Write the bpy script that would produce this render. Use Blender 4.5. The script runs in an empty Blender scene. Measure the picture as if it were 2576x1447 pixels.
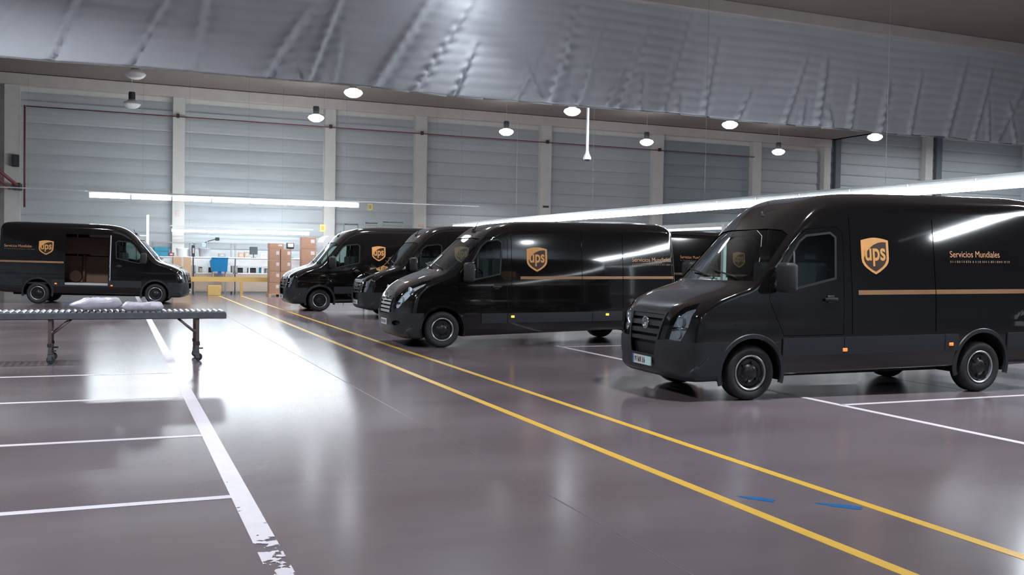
import bpy, bmesh, math, random
import numpy as np
from mathutils import Vector, Matrix
random.seed(7)
S = bpy.context.scene
COL = S.collection
PI = math.pi

# ------------------------------------------------------------------ camera
def make_camera():
    cd = bpy.data.cameras.new('camera'); co = bpy.data.objects.new('camera', cd); COL.objects.link(co)
    yaw, pitch, roll = math.radians(22.63), math.radians(-1.617), math.radians(1.003)
    f = Vector((math.sin(yaw)*math.cos(pitch), math.cos(yaw)*math.cos(pitch), math.sin(pitch)))
    r = Vector((math.cos(yaw), -math.sin(yaw), 0)); u = r.cross(f)
    r2 = r*math.cos(roll) + u*math.sin(roll); u2 = -r*math.sin(roll) + u*math.cos(roll)
    m = Matrix((r2, u2, -f)).transposed().to_4x4(); m.translation = Vector((0, 0, 1.69))
    co.matrix_world = m
    cd.sensor_fit = 'HORIZONTAL'; cd.sensor_width = 36.0; cd.lens = 36.0*2400.0/2576.0
    cd.clip_start = 0.05; cd.clip_end = 300
    S.camera = co
make_camera()

# ------------------------------------------------------------------ world, exposure
W = bpy.data.worlds.new('world'); S.world = W; W.use_nodes = True
W.node_tree.nodes['Background'].inputs[0].default_value = (0.45, 0.5, 0.6, 1)
W.node_tree.nodes['Background'].inputs[1].default_value = 0.02
S.view_settings.view_transform = 'Standard'
S.view_settings.look = 'None'
S.view_settings.gamma = 1.0
S.view_settings.use_curve_mapping = False
S.view_settings.exposure = 0.65
S.cycles.use_denoising = True
S.cycles.max_bounces = 8
S.cycles.diffuse_bounces = 4
S.cycles.glossy_bounces = 4
S.cycles.transparent_max_bounces = 12
S.cycles.sample_clamp_indirect = 6.0
# lamp strengths (the lamps themselves are built with their fixtures further down)
TUBE_E = 31.0        # fluorescent tubes
BAY_E = 9.0         # glowing bowl of the high-bay lamps
BAY_W = 360.0        # light thrown by each high-bay lamp
COOL = (0.86, 0.94, 1.0)

# ------------------------------------------------------------------ materials
MATS = {}
def mat(name, col, rough=0.5, metal=0.0, col2=None, scale=6.0, detail=3.0, bump=0.0, bscale=None, coat=0.0, spec=0.5,
        rough2=None, stretch=(1, 1, 1), emit=0.0, ecol=None):
    if name in MATS: return MATS[name]
    m = bpy.data.materials.new(name); m.use_nodes = True; nt = m.node_tree
    b = nt.nodes['Principled BSDF']
    b.inputs['Roughness'].default_value = rough; b.inputs['Metallic'].default_value = metal
    b.inputs['Coat Weight'].default_value = coat; b.inputs['Coat Roughness'].default_value = 0.03
    b.inputs['Specular IOR Level'].default_value = spec
    tc = nt.nodes.new('ShaderNodeTexCoord'); mp = nt.nodes.new('ShaderNodeMapping')
    mp.inputs['Scale'].default_value = stretch
    nt.links.new(tc.outputs['Object'], mp.inputs['Vector'])
    nz = nt.nodes.new('ShaderNodeTexNoise'); nz.inputs['Scale'].default_value = scale; nz.inputs['Detail'].default_value = detail
    nt.links.new(mp.outputs['Vector'], nz.inputs['Vector'])
    c2 = col2 if col2 else tuple(min(1, c*1.12) for c in col)
    rp = nt.nodes.new('ShaderNodeValToRGB'); rp.color_ramp.elements[0].position = 0.15; rp.color_ramp.elements[1].position = 0.85; rp.color_ramp.interpolation = 'EASE'
    rp.color_ramp.elements[0].color = (*col, 1); rp.color_ramp.elements[1].color = (*c2, 1)
    nt.links.new(nz.outputs['Fac'], rp.inputs['Fac']); nt.links.new(rp.outputs['Color'], b.inputs['Base Color'])
    if rough2 is not None:
        mr = nt.nodes.new('ShaderNodeMapRange'); mr.inputs['From Min'].default_value = 0.1; mr.inputs['From Max'].default_value = 0.9
        mr.inputs['To Min'].default_value = rough; mr.inputs['To Max'].default_value = rough2
        nt.links.new(nz.outputs['Fac'], mr.inputs['Value']); nt.links.new(mr.outputs['Result'], b.inputs['Roughness'])
    if bump:
        n2 = nt.nodes.new('ShaderNodeTexNoise'); n2.inputs['Scale'].default_value = bscale or scale*5
        nt.links.new(mp.outputs['Vector'], n2.inputs['Vector'])
        bp = nt.nodes.new('ShaderNodeBump'); bp.inputs['Strength'].default_value = bump; bp.inputs['Distance'].default_value = 0.02
        nt.links.new(n2.outputs['Fac'], bp.inputs['Height']); nt.links.new(bp.outputs['Normal'], b.inputs['Normal'])
    if emit:
        b.inputs['Emission Color'].default_value = (*(ecol or col), 1); b.inputs['Emission Strength'].default_value = emit
    MATS[name] = m; return m

def glass(name, tint, gl=(0.9, 0.95, 1.0), ior=1.5, rough=0.02):
    if name in MATS: return MATS[name]
    m = bpy.data.materials.new(name); m.use_nodes = True; nt = m.node_tree; nt.nodes.clear()
    o = nt.nodes.new('ShaderNodeOutputMaterial'); mx = nt.nodes.new('ShaderNodeMixShader')
    t = nt.nodes.new('ShaderNodeBsdfTransparent'); g = nt.nodes.new('ShaderNodeBsdfGlossy'); fr = nt.nodes.new('ShaderNodeFresnel')
    t.inputs[0].default_value = (*tint, 1); g.inputs[0].default_value = (*gl, 1); g.inputs['Roughness'].default_value = rough
    fr.inputs[0].default_value = ior
    nt.links.new(fr.outputs[0], mx.inputs[0]); nt.links.new(t.outputs[0], mx.inputs[1]); nt.links.new(g.outputs[0], mx.inputs[2])
    nt.links.new(mx.outputs[0], o.inputs[0]); MATS[name] = m; return m

def glow(name, col, e):
    if name in MATS: return MATS[name]
    m = bpy.data.materials.new(name); m.use_nodes = True; nt = m.node_tree; nt.nodes.clear()
    o = nt.nodes.new('ShaderNodeOutputMaterial'); em = nt.nodes.new('ShaderNodeEmission')
    em.inputs[0].default_value = (*col, 1); em.inputs[1].default_value = e
    nt.links.new(em.outputs[0], o.inputs[0]); MATS[name] = m; return m

def worn_paint(name, col, keep, near=None):
    """floor paint whose wear lets the concrete show through; near = (y0, y1): more worn towards y0"""
    m = bpy.data.materials.new(name); m.use_nodes = True; nt = m.node_tree
    b = nt.nodes['Principled BSDF']; out = nt.nodes['Material Output']
    b.inputs['Roughness'].default_value = 0.32
    tc = nt.nodes.new('ShaderNodeTexCoord'); nz = nt.nodes.new('ShaderNodeTexNoise'); nz.inputs['Scale'].default_value = 9; nz.inputs['Detail'].default_value = 5
    nt.links.new(tc.outputs['Object'], nz.inputs['Vector'])
    rp = nt.nodes.new('ShaderNodeValToRGB'); rp.color_ramp.elements[0].color = (*[c*0.82 for c in col], 1); rp.color_ramp.elements[1].color = (*col, 1)
    nt.links.new(nz.outputs['Fac'], rp.inputs['Fac']); nt.links.new(rp.outputs['Color'], b.inputs['Base Color'])
    n2 = nt.nodes.new('ShaderNodeTexNoise'); n2.inputs['Scale'].default_value = 5.5; n2.inputs['Detail'].default_value = 4; n2.inputs['Roughness'].default_value = 0.6
    nt.links.new(tc.outputs['Object'], n2.inputs['Vector'])
    th = nt.nodes.new('ShaderNodeMath'); th.operation = 'GREATER_THAN'; th.inputs[1].default_value = keep
    nt.links.new(n2.outputs['Fac'], th.inputs[0])
    if near:
        sx = nt.nodes.new('ShaderNodeSeparateXYZ'); nt.links.new(tc.outputs['Object'], sx.inputs[0])
        mr = nt.nodes.new('ShaderNodeMapRange'); mr.inputs['From Min'].default_value = near[0]; mr.inputs['From Max'].default_value = near[1]
        mr.inputs['To Min'].default_value = 0.55; mr.inputs['To Max'].default_value = keep
        nt.links.new(sx.outputs['Y'], mr.inputs['Value']); nt.links.new(mr.outputs['Result'], th.inputs[1])
    tr = nt.nodes.new('ShaderNodeBsdfTransparent'); mx = nt.nodes.new('ShaderNodeMixShader')
    nt.links.new(th.outputs[0], mx.inputs[0]); nt.links.new(tr.outputs[0], mx.inputs[1]); nt.links.new(b.outputs[0], mx.inputs[2])
    nt.links.new(mx.outputs[0], out.inputs[0]); MATS[name] = m; return m

# ------------------------------------------------------------------ mesh helpers
class MB:
    def __init__(s): s.v = []; s.f = []; s.sm = []
    def add(s, vs, fs, smooth=False):
        o = len(s.v); s.v += [tuple(v) for v in vs]
        s.f += [tuple(i+o for i in f) for f in fs]; s.sm += [smooth]*len(fs); return s
    def box(s, x0, x1, y0, y1, z0, z1, rz=0.0, ry=0.0, piv=None):
        vs = [(x, y, z) for x in (x0, x1) for y in (y0, y1) for z in (z0, z1)]
        if rz or ry:
            p = Vector(piv) if piv else Vector(((x0+x1)/2, (y0+y1)/2, (z0+z1)/2))
            M = Matrix.Rotation(rz, 3, 'Z') @ Matrix.Rotation(ry, 3, 'Y')
            vs = [tuple(M @ (Vector(v)-p) + p) for v in vs]
        return s.add(vs, [(0, 1, 3, 2), (4, 6, 7, 5), (0, 4, 5, 1), (2, 3, 7, 6), (0, 2, 6, 4), (1, 5, 7, 3)])
    def bbox(s, x0, x1, y0, y1, z0, z1, r=0.02, seg=2):
        """bevelled box"""
        bm = bmesh.new(); bmesh.ops.create_cube(bm, size=1)
        for v in bm.verts: v.co = Vector(((x0+x1)/2 + v.co.x*(x1-x0), (y0+y1)/2 + v.co.y*(y1-y0), (z0+z1)/2 + v.co.z*(z1-z0)))
        bmesh.ops.bevel(bm, geom=bm.edges[:], offset=r, segments=seg, affect='EDGES', profile=0.5)
        bm.verts.ensure_lookup_table(); bm.verts.index_update()
        s.add([v.co for v in bm.verts], [tuple(v.index for v in f.verts) for f in bm.faces], True); bm.free(); return s
    def tube(s, a, b, r, n=10, r2=None, cap=True):
        a = Vector(a); b = Vector(b); d = (b-a).normalized()
        u = d.orthogonal().normalized(); w = d.cross(u); r2 = r if r2 is None else r2
        vs = []; fs = []
        for p, rr in ((a, r), (b, r2)):
            for k in range(n):
                t = 2*PI*k/n; vs.append(p + (u*math.cos(t) + w*math.sin(t))*rr)
        for k in range(n): fs.append((k, (k+1) % n, n+(k+1) % n, n+k))
        s.add(vs, fs, True)
        if cap: s.add(vs, [tuple(range(n-1, -1, -1)), tuple(range(n, 2*n))])
        return s
    def path(s, pts, r, n=8):
        for a, b in zip(pts[:-1], pts[1:]): s.tube(a, b, r, n)
        return s
    def lathe(s, prof, n=24, axis='Z', c=(0, 0, 0), close=False):
        vs = []; fs = []; m = len(prof)
        for k in range(n):
            t = 2*PI*k/n
            for r, h in prof:
                p = (r*math.cos(t), r*math.sin(t), h)
                if axis == 'Y': p = (p[0], p[2], p[1])
                if axis == 'X': p = (p[2], p[0], p[1])
                vs.append((p[0]+c[0], p[1]+c[1], p[2]+c[2]))
        for k in range(n):
            k2 = (k+1) % n
            for j in range(m if close else m-1):
                j2 = (j+1) % m; fs.append((k*m+j, k2*m+j, k2*m+j2, k*m+j2))
        return s.add(vs, fs, True)
    def prism(s, poly, axis, h0, h1):
        """polygon in the plane normal to axis, extruded h0..h1"""
        def P(p, h): return {'Z': (p[0], p[1], h), 'Y': (p[0], h, p[1]), 'X': (h, p[0], p[1])}[axis]
        n = len(poly)
        vs = [P(p, h0) for p in poly] + [P(p, h1) for p in poly]
        fs = [tuple(range(n)), tuple(range(2*n-1, n-1, -1))] + [(k, n+k, n+(k+1) % n, (k+1) % n) for k in range(n)]
        return s.add(vs, fs)
    def mesh(s, name, m=None, sharp=40):
        me = bpy.data.meshes.new(name); me.from_pydata(s.v, [], s.f)
        bm = bmesh.new(); bm.from_mesh(me); bm.faces.ensure_lookup_table()
        for f, k in zip(bm.faces, s.sm): f.smooth = k
        bmesh.ops.remove_doubles(bm, verts=bm.verts[:], dist=1e-5)
        bmesh.ops.recalc_face_normals(bm, faces=bm.faces[:])
        for e in bm.edges:
            if len(e.link_faces) == 2 and e.calc_face_angle(0) > math.radians(sharp): e.smooth = False
        bm.to_mesh(me); bm.free()
        if m: me.materials.append(m)
        return me
    def build(s, name, m, parent=None, loc=None, **kw):
        return link(name, s.mesh(name, m, **kw), parent, loc)

def link(name, data, parent=None, loc=None, rz=0.0):
    o = bpy.data.objects.new(name, data); COL.objects.link(o); o.parent = parent
    if loc is not None: o.location = loc
    o.rotation_euler.z = rz
    return o
def tag(o, label=None, cat=None, group=None, kind=None):
    if label: o['label'] = label
    if cat: o['category'] = cat
    if group: o['group'] = group
    if kind: o['kind'] = kind
    return o
def thing(name, label, cat, loc=(0, 0, 0), rz=0.0, group=None):
    return tag(link(name, None, None, loc, rz), label, cat, group)
def copy_tree(o, parent=None):
    c = o.copy(); COL.objects.link(c); c.parent = parent
    for ch in list(o.children): copy_tree(ch, c)
    return c

# ------------------------------------------------------------------ palette
M_paint = mat('van_paint', (0.0045, 0.0038, 0.0040), 0.08, col2=(0.0055, 0.0046, 0.0048), scale=2, coat=1.0, spec=0.6)
M_paint.node_tree.nodes['Principled BSDF'].inputs['Coat IOR'].default_value = 1.5
M_plast = mat('bumper_plastic', (0.017, 0.020, 0.024), 0.42, col2=(0.021, 0.024, 0.029), scale=30, bump=0.05, bscale=300)
M_black = mat('black_rubber', (0.008, 0.008, 0.009), 0.6, col2=(0.012, 0.012, 0.013), scale=12)
M_seam = mat('seam_rubber', (0.004, 0.004, 0.004), 0.8)
M_tyre = mat('tyre_rubber', (0.014, 0.014, 0.015), 0.7, col2=(0.02, 0.02, 0.021), scale=20)
M_rim = mat('rim_steel', (0.42, 0.43, 0.46), 0.35, 0.85, scale=30)
M_hub = mat('hub_black', (0.012, 0.012, 0.013), 0.3, scale=20)
M_chrome = mat('chrome', (0.75, 0.76, 0.78), 0.12, 1.0, scale=20)
M_gold = mat('emblem_gold', (0.62, 0.29, 0.085), 0.45, 0.0, col2=(0.70, 0.34, 0.11), scale=8)
M_brown = mat('emblem_brown', (0.035, 0.014, 0.006), 0.35)
M_stripe = mat('stripe_gold', (0.30, 0.165, 0.085), 0.22, 0.2, col2=(0.38, 0.22, 0.125), scale=1.5)
M_letter = mat('letter_gold', (0.55, 0.26, 0.12), 0.5)
M_glass = glass('windscreen_glass', (0.60, 0.70, 0.68), ior=1.6)
M_sglass = glass('side_glass', (0.48, 0.58, 0.56), ior=1.6)
M_lens = glass('headlamp_lens', (0.80, 0.85, 0.88), ior=1.45)
M_reflector = mat('headlamp_reflector', (0.82, 0.84, 0.87), 0.2, 0.0, scale=8)  # white base colour stands in for mirror glints
M_hlhouse = mat('headlamp_housing', (0.42, 0.43, 0.46), 0.35, 0.0, scale=8)
M_orange = mat('marker_orange', (0.85, 0.22, 0.04), 0.3, emit=0.35, ecol=(1.0, 0.3, 0.06))
M_amber = mat('marker_amber', (0.95, 0.50, 0.04), 0.3, emit=1.1, ecol=(1.0, 0.5, 0.05))
M_red = mat('tail_red', (0.45, 0.02, 0.02), 0.25)
M_plate = mat('plate_white', (0.62, 0.62, 0.64), 0.4)
M_plateglare = mat('plate_glare', (0.45, 0.80, 0.82), 0.25, col2=(0.7, 0.92, 0.94), scale=40)  # cyan light caught by the plate, put into the colour
M_blueband = mat('plate_blue', (0.02, 0.10, 0.35), 0.4)
M_trimcab = mat('cab_trim', (0.055, 0.058, 0.062), 0.7, scale=30, bump=0.1)
M_seat = mat('seat_fabric', (0.10, 0.105, 0.115), 0.9, scale=40, bump=0.3)
M_dash = mat('dash_grey', (0.10, 0.105, 0.11), 0.7, scale=30)
M_ply = mat('cargo_lining', (0.17, 0.095, 0.065), 0.6, col2=(0.21, 0.12, 0.085), scale=3, stretch=(1, 1, 4))
M_alu = mat('aluminium', (0.55, 0.56, 0.58), 0.35, 0.4, scale=30)
M_mirr = mat('mirror_glass', (0.7, 0.75, 0.8), 0.03, 1.0)

M_floor = mat('polished_concrete', (0.115, 0.087, 0.100), 0.15, col2=(0.190, 0.157, 0.172), scale=0.6, detail=4, rough2=0.22, spec=0.43, stretch=(0.45, 1, 1), coat=0.0)
M_ceil = mat('ceiling_panel', (0.27, 0.225, 0.20), 0.8, col2=(0.30, 0.25, 0.225), scale=0.7)
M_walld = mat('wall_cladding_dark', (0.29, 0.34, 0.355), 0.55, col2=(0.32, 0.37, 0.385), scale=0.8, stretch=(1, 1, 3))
M_dwalld = mat('upright_dark', (0.12, 0.14, 0.16), 0.6)
M_wall = mat('wall_cladding', (0.44, 0.47, 0.485), 0.55, col2=(0.48, 0.51, 0.525), scale=0.8, stretch=(1, 1, 3))
M_conc = mat('column_concrete', (0.62, 0.605, 0.57), 0.7, col2=(0.68, 0.665, 0.625), scale=3)
M_beam = mat('beam_concrete', (0.60, 0.54, 0.50), 0.7, col2=(0.66, 0.60, 0.555), scale=2)
M_dwall = mat('inner_wall', (0.55, 0.60, 0.65), 0.8, scale=0.6)
M_fwall = mat('near_wall', (0.26, 0.30, 0.34), 0.8, scale=0.6)
M_curt = mat('curtain_cloth', (0.58, 0.61, 0.66), 0.8, col2=(0.63, 0.66, 0.71), scale=1.2, bump=0.05)
M_rail = mat('track_white', (0.62, 0.64, 0.65), 0.4)
M_galv = mat('galvanised', (0.17, 0.18, 0.21), 0.4, 0.75, col2=(0.22, 0.23, 0.26), scale=12)
M_legb = mat('leg_steel', (0.15, 0.115, 0.115), 0.45, 0.5, col2=(0.20, 0.155, 0.15), scale=8)
M_roll = mat('roller_steel', (0.55, 0.57, 0.60), 0.28, 0.9, scale=10)
M_bag = mat('mailer_film', (0.42, 0.40, 0.48), 0.35, col2=(0.58, 0.56, 0.63), scale=7, bump=0.15, bscale=18)
M_card = mat('cardboard', (0.36, 0.20, 0.135), 0.8, col2=(0.41, 0.235, 0.16), scale=5)
M_cardt = mat('cardboard_pale', (0.55, 0.36, 0.23), 0.8, col2=(0.60, 0.41, 0.27), scale=5)
M_label = mat('label_paper', (0.72, 0.66, 0.66), 0.7, col2=(0.52, 0.42, 0.42), scale=26)
M_yel = mat('safety_yellow', (0.62, 0.40, 0.13), 0.5, col2=(0.68, 0.45, 0.16), scale=5)
M_ysign = mat('sign_yellow', (0.80, 0.72, 0.22), 0.5)
M_blue = mat('bin_blue', (0.004, 0.15, 0.36), 0.4, col2=(0.008, 0.19, 0.42), scale=5)
M_lblue = mat('crate_blue', (0.04, 0.28, 0.42), 0.45, col2=(0.06, 0.36, 0.5), scale=8)
M_white = mat('white_lacquer', (0.82, 0.83, 0.84), 0.4)
M_cream = mat('cream_panel', (0.50, 0.40, 0.32), 0.6, col2=(0.55, 0.45, 0.37), scale=2)
M_grey = mat('grey_paint', (0.34, 0.34, 0.34), 0.5)
M_tan = mat('tan_panel', (0.46, 0.40, 0.34), 0.6)
M_dark = mat('dark_plastic', (0.03, 0.033, 0.036), 0.45)
M_dgrey = mat('lamp_housing', (0.05, 0.055, 0.06), 0.5, 0.3)
M_redp = mat('pipe_red', (0.22, 0.05, 0.06), 0.45)
M_rack = mat('railing_dark', (0.06, 0.08, 0.085), 0.5, 0.3)
M_tube = glow('tube_light', COOL, TUBE_E)
M_bowl = glow('lamp_bowl', (0.88, 0.94, 1.0), BAY_E)
M_bowloff = mat('lamp_bowl_off', (0.75, 0.75, 0.74), 0.35, scale=5)
# ------------------------------------------------------------------ the hall
CEIL = 9.3; WY = 46.0
XL, XR, YF = -4.75, 56.0, -10.0
def struct(name, mb, m, label, cat):
    o = mb.build(name, m); tag(o, label, cat, kind='structure'); return o
floor = struct('floor', MB().box(-16, XR+.3, YF-.3, WY+.6, -0.25, 0), M_floor, 'polished grey concrete floor with painted lines', 'floor')
HX = 40.05; HZ = 11.6     # the ceiling steps up past the last bay of the far wall
ceiling = struct('ceiling', MB().box(-16, HX, YF-.3, WY+.6, CEIL, CEIL+.3).box(HX, XR+.3, YF-.3, 23.2, CEIL, CEIL+.3), M_ceil, 'flat brownish ceiling above the hall', 'ceiling')
ceiling_high = struct('ceiling', MB().box(HX-.2, XR+.3, 23.2, WY+.6, HZ, HZ+.3), M_ceil, 'raised part of the ceiling past the last bay of the far wall', 'ceiling')
riser = struct('trim_3', MB().box(HX-.3, HX, 23.2, WY+.6, CEIL, HZ).box(HX, XR, 23.0, 23.2, CEIL, HZ), M_ceil, 'upright face where the ceiling steps up', 'trim')
wall_back = struct('wall_back', MB().box(-16, XR, WY+.12, WY+.5, 0, HZ), M_conc, 'far wall of grey horizontal cladding between pale columns', 'wall')
wall_left = struct('wall_left', MB().box(-16.3, -16, YF, WY+.5, 0, CEIL), M_dwall, 'plain side wall of the hall', 'wall')
wall_right = struct('wall_right', MB().box(XR, XR+.3, YF, WY+.5, 0, HZ), M_dwall, 'plain end wall of the hall', 'wall')
wall_front = struct('wall_front', MB().box(-16, XR, YF-.3, YF, 0, CEIL), M_fwall, 'plain wall behind the viewer', 'wall')
cols = [(-4.35, -3.74), (2.38, 2.92), (9.24, 9.78), (13.74, 14.36), (20.58, 21.2), (27.38, 28.04), (33.99, 34.61), (39.15, 39.66), (47.16, 47.76)]
PH = 0.66
def panels(parent, x0, x1, y, z0, z1, m):
    """horizontal cladding boards, each proud of its joint, with a shallow bowed face"""
    w = x1-x0
    mb = MB(); g = 0.012; h = PH-g
    prof = [(0, 0), (-.05, .004), (-.075, h*.12), (-.082, h*.45), (-.06, h*.80), (-.03, h-.004), (0, h)]
    n = len(prof)
    vs = [(0, p[0], p[1]) for p in prof] + [(w, p[0], p[1]) for p in prof]
    fs = [(k, k+1, n+k+1, n+k) for k in range(n-1)] + [tuple(range(n)), tuple(range(2*n-1, n-1, -1))]
    mb.add(vs, fs)
    me = mb.mesh('panel', m)
    z = z0
    while z+PH <= z1+.01:
        link('panel', me, parent, (x0, y, z)); z += PH
MB().bbox(-5.6, -4.6, WY-.5, WY+.12, 0, 8.8, .02, 1).build('column', M_conc, wall_back)
bays = [(cols[i][1], cols[i+1][0]) for i in range(len(cols)-1)] + [(cols[-1][1], XR)]
panels(wall_back, -16, -5.6, WY+.12, 0.0, 8.8, M_wall)
for i, (x0, x1) in enumerate(bays):
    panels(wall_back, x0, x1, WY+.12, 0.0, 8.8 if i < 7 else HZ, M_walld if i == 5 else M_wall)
for i, (x0, x1) in enumerate(cols):
    MB().bbox(x0, x1, WY-.28, WY+.14, 0, 8.8 if i < 7 else HZ, .02, 1).build('column', M_conc, wall_back)
for x0, x1 in ((40.09, 40.5), (48.16, 48.64)):
    MB().bbox(x0, x1, WY-.2, WY+.1, 0, HZ, .02, 1).build('dark_upright', M_dwalld, wall_back)  # full-height dark uprights on the far wall
beam = struct('trim_1', MB().bbox(-16, 39.66, WY-.34, WY+.12, 8.80, CEIL-.02, .02, 1), M_beam, 'pale concrete beam along the top of the far wall', 'beam')
beam2 = struct('trim_2', MB().bbox(-16, XR, 23.25, 23.65, 8.93, CEIL, .02, 1), M_beam, 'pale ceiling beam that carries the grey curtain', 'beam')

# painted lines and marks on the floor
P_white = worn_paint('paint_white', (0.74, 0.69, 0.75), 0.28)
P_whiteL = worn_paint('paint_white_worn', (0.78, 0.73, 0.79), 0.28, near=(5.1, 7.5))
P_yel = worn_paint('paint_yellow', (0.80, 0.48, 0.07), 0.24)
P_blue = worn_paint('paint_blue', (0.004, 0.13, 0.36), 0.34)
def strip(name, x0, x1, y0, y1, m, h=0.002):
    n = max(1, int(max(x1-x0, y1-y0)/1.0)); 
    return MB().box(x0, x1, y0, y1, 0.0003, h).build(name, m, floor)
strip('lane_line', 0.76, 0.90, 2.5, 41.0, P_whiteL, .0025)
strip('lane_line', 4.00, 4.095, 1.0, 41.5, P_yel)
strip('lane_line', 4.895, 4.985, 1.0, 41.5, P_yel)
strip('lane_line', 8.12, 8.22, 3.0, 17.25, P_white)
for y in (4.32, 6.88, 9.32, 11.94, 14.42): strip('stall_line', -9.0, 0.80, y-.045, y+.045, P_white)
for y in (5.6, 9.14, 17.02): strip('stall_line', 8.2, 12.2, y-.045, y+.045, P_white)
def blob(cx, cy, L, Wd, ang):
    pts = []
    for k in range(18):
        t = 2*PI*k/18; r = 1+.16*math.sin(3*t+cx)+.1*math.sin(5*t+cy)
        a, b = L*r*math.cos(t), Wd*r*math.sin(t)
        pts.append((cx+a*math.cos(ang)-b*math.sin(ang), cy+a*math.sin(ang)+b*math.cos(ang)))
    MB().prism(pts, 'Z', .0003, .002).build('paint_smudge', P_blue, floor)
blob(4.30, 5.62, .13, .045, -.9); blob(4.74, 5.26, .15, .05, -.8)
M_joint = mat('floor_joint', (0.12, 0.10, 0.11), 0.4)
for x in (2.9, 10.9): strip('floor_joint', x, x+.012, 1, 41, M_joint, .0008)
for y in (2.6, 20.0): strip('floor_joint', -9, 12, y, y+.012, M_joint, .0008)

# ------------------------------------------------------------------ the hanging curtain
def make_curtain():
    x0, x1, z0, z1, y = -4.2, 36.0, 5.94, 8.97, 23.42
    nx, nz = 560, 72
    rng = random.Random(3)
    folds = []
    x = -3.6
    while x < 36:
        folds.append((x, rng.uniform(.05, .17), rng.uniform(.15, .65), rng.uniform(.3, 1.1), rng.uniform(.06, .12)))
        if rng.random() < .6: folds.append((x+rng.uniform(.5, .9), rng.uniform(.05, .11), rng.uniform(-.5, .6), rng.uniform(.2, .6), .06))
        x += rng.uniform(0.9, 1.7)
    vs = []; fs = []
    for i in range(nx+1):
        X = x0+(x1-x0)*i/nx
        for j in range(nz+1):
            t = j/nz; Z = z0+(z1-z0)*t
            sag = .02*math.sin(X*.55)+.012*math.sin(X*1.3+1)
            Zb = Z + (1-t)*sag
            d = .017*abs(math.sin(PI*Z/.27 + .35*math.sin(X*.9))) * (.75+.25*math.sin(X*1.37+Z))
            d += .025*math.sin(X*.8+Z*.7)
            for fx, amp, lean, reach, wd in folds:
                u = X-fx-lean*(Z-z0)
                if abs(u) < .7:
                    fall = max(0., 1-(t/reach)**2) if t < reach else 0.
                    wv = 1+.35*math.sin(2*PI*Z/.30)
                    d += amp*fall*wv*(math.exp(-(u/wd)**2) - .6*math.exp(-((u-wd*2.1)/(wd*1.2))**2))
            vs.append((X, y-d, Zb))
    for i in range(nx):
        for j in range(nz):
            a = i*(nz+1)+j; fs.append((a, a+nz+1, a+nz+2, a+1))
    root = thing('partition_curtain', 'long wrinkled grey curtain hanging from the ceiling across the hall', 'curtain', (0, 0, 0))
    cl = MB().add(vs, fs, True).build('cloth', M_curt, root, sharp=180)
    sol = cl.modifiers.new('thickness', 'SOLIDIFY'); sol.thickness = .006
    bar = []
    for k in range(0, nx+1, 14):
        v = vs[k*(nz+1)]; bar.append((v[0], v[1]+.02, v[2]-.012))
    MB().path(bar, .022, 6).build('hem_bar', M_grey, root)
make_curtain()

# ------------------------------------------------------------------ lights
def tube_run(root, axis, start, n, z, other, up, r=.06, seg=1.5, housing=True):
    """n fluorescent fixtures end to end"""
    for k in range(n):
        a = start+k*seg+.03; b = start+(k+1)*seg-.03
        if axis == 'X':
            P = lambda t, dz, do=0: (t, other+do, z+dz)
        else:
            P = lambda t, dz, do=0: (other+do, t, z+dz)
        MB().tube(P(a, 0), P(b, 0), r, 10).build('tube', M_tube, root)
        mb = MB()
        if axis == 'X': mb.box(a-.02, b+.02, other-.05, other+.05, z+r, z+r+.06)
        else: mb.box(other-.05, other+.05, a-.02, b+.02, z+r, z+r+.06)
        mb.build('fixture', M_rail, root)
def hangers(root, pts, z0, z1, m=M_grey, r=.004):
    for x, y in pts: MB().tube((x, y, z0), (x, y, z1), r, 6).build('hanger_wire', m, root)

st = thing('strip_light', 'longest row of fluorescent tubes above the black vans', 'light')
tube_run(st, 'Y', 5.9, 22, 3.08, 13.45, 0, .075)
MB().box(13.42, 13.48, 5.0, 41.5, 3.215, 3.255).build('track', M_rail, st)
hangers(st, [(13.45, y) for y in (8, 14, 20, 26, 32, 38)], 3.25, CEIL)
st = thing('strip_light', 'row of seven fluorescent tubes hung above the benches and the van with the open door', 'light')
tube_run(st, 'X', -0.93, 7, 3.91, 40.0, 0, .085)
MB().box(-8, 15.0, 39.97, 40.03, 4.06, 4.10).build('track', M_rail, st)
hangers(st, [(x, 40.0) for x in (-3, 1, 5, 9, 13)], 4.1, CEIL)
st = thing('strip_light', 'short low row of four fluorescent tubes over the packing benches', 'light')
tube_run(st, 'X', 2.25, 4, 2.74, 44.0, 0, .045)
MB().box(2.2, 8.4, 43.96, 44.04, 2.92, 2.97).build('track', M_rail, st)
hangers(st, [(x, 44.0) for x in (3.0, 7.0)], 2.97, CEIL)

ORD = ['first', 'second', 'third', 'fourth', 'fifth']
def high_bay(x, y, z, lit, label, group, spread=104, power=0.34, top=CEIL):
    t = thing('high_bay_lamp', label, 'lamp', (x, y, z), 0, group)
    MB().lathe([(.001, -.02), (.15, -.005), (.26, .05), (.335, .13), (.345, .17), (.30, .24), (.16, .29)], 24).build('bowl', M_bowl if lit else M_bowloff, t)
    MB().lathe([(.17, .28), (.175, .31), (.12, .36), (.001, .36)], 20).build('collar', M_grey, t)
    MB().lathe([(.001, .36), (.13, .36), (.135, .58), (.12, .66), (.001, .66)], 20).build('housing', M_dgrey, t)
    MB().tube((0, 0, .66), (0, 0, top-z), .008, 6).build('drop_rod', M_rail, t)
    if lit:
        ld = bpy.data.lights.new('lamp_light', 'AREA'); ld.shape = 'DISK'; ld.size = .5; ld.energy = BAY_W*power; ld.color = (0.9, 0.95, 1.0)
        ld.spread = math.radians(spread)
        lo = link('lamp_light', ld, t, (0, 0, -.03))
    return t
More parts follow.
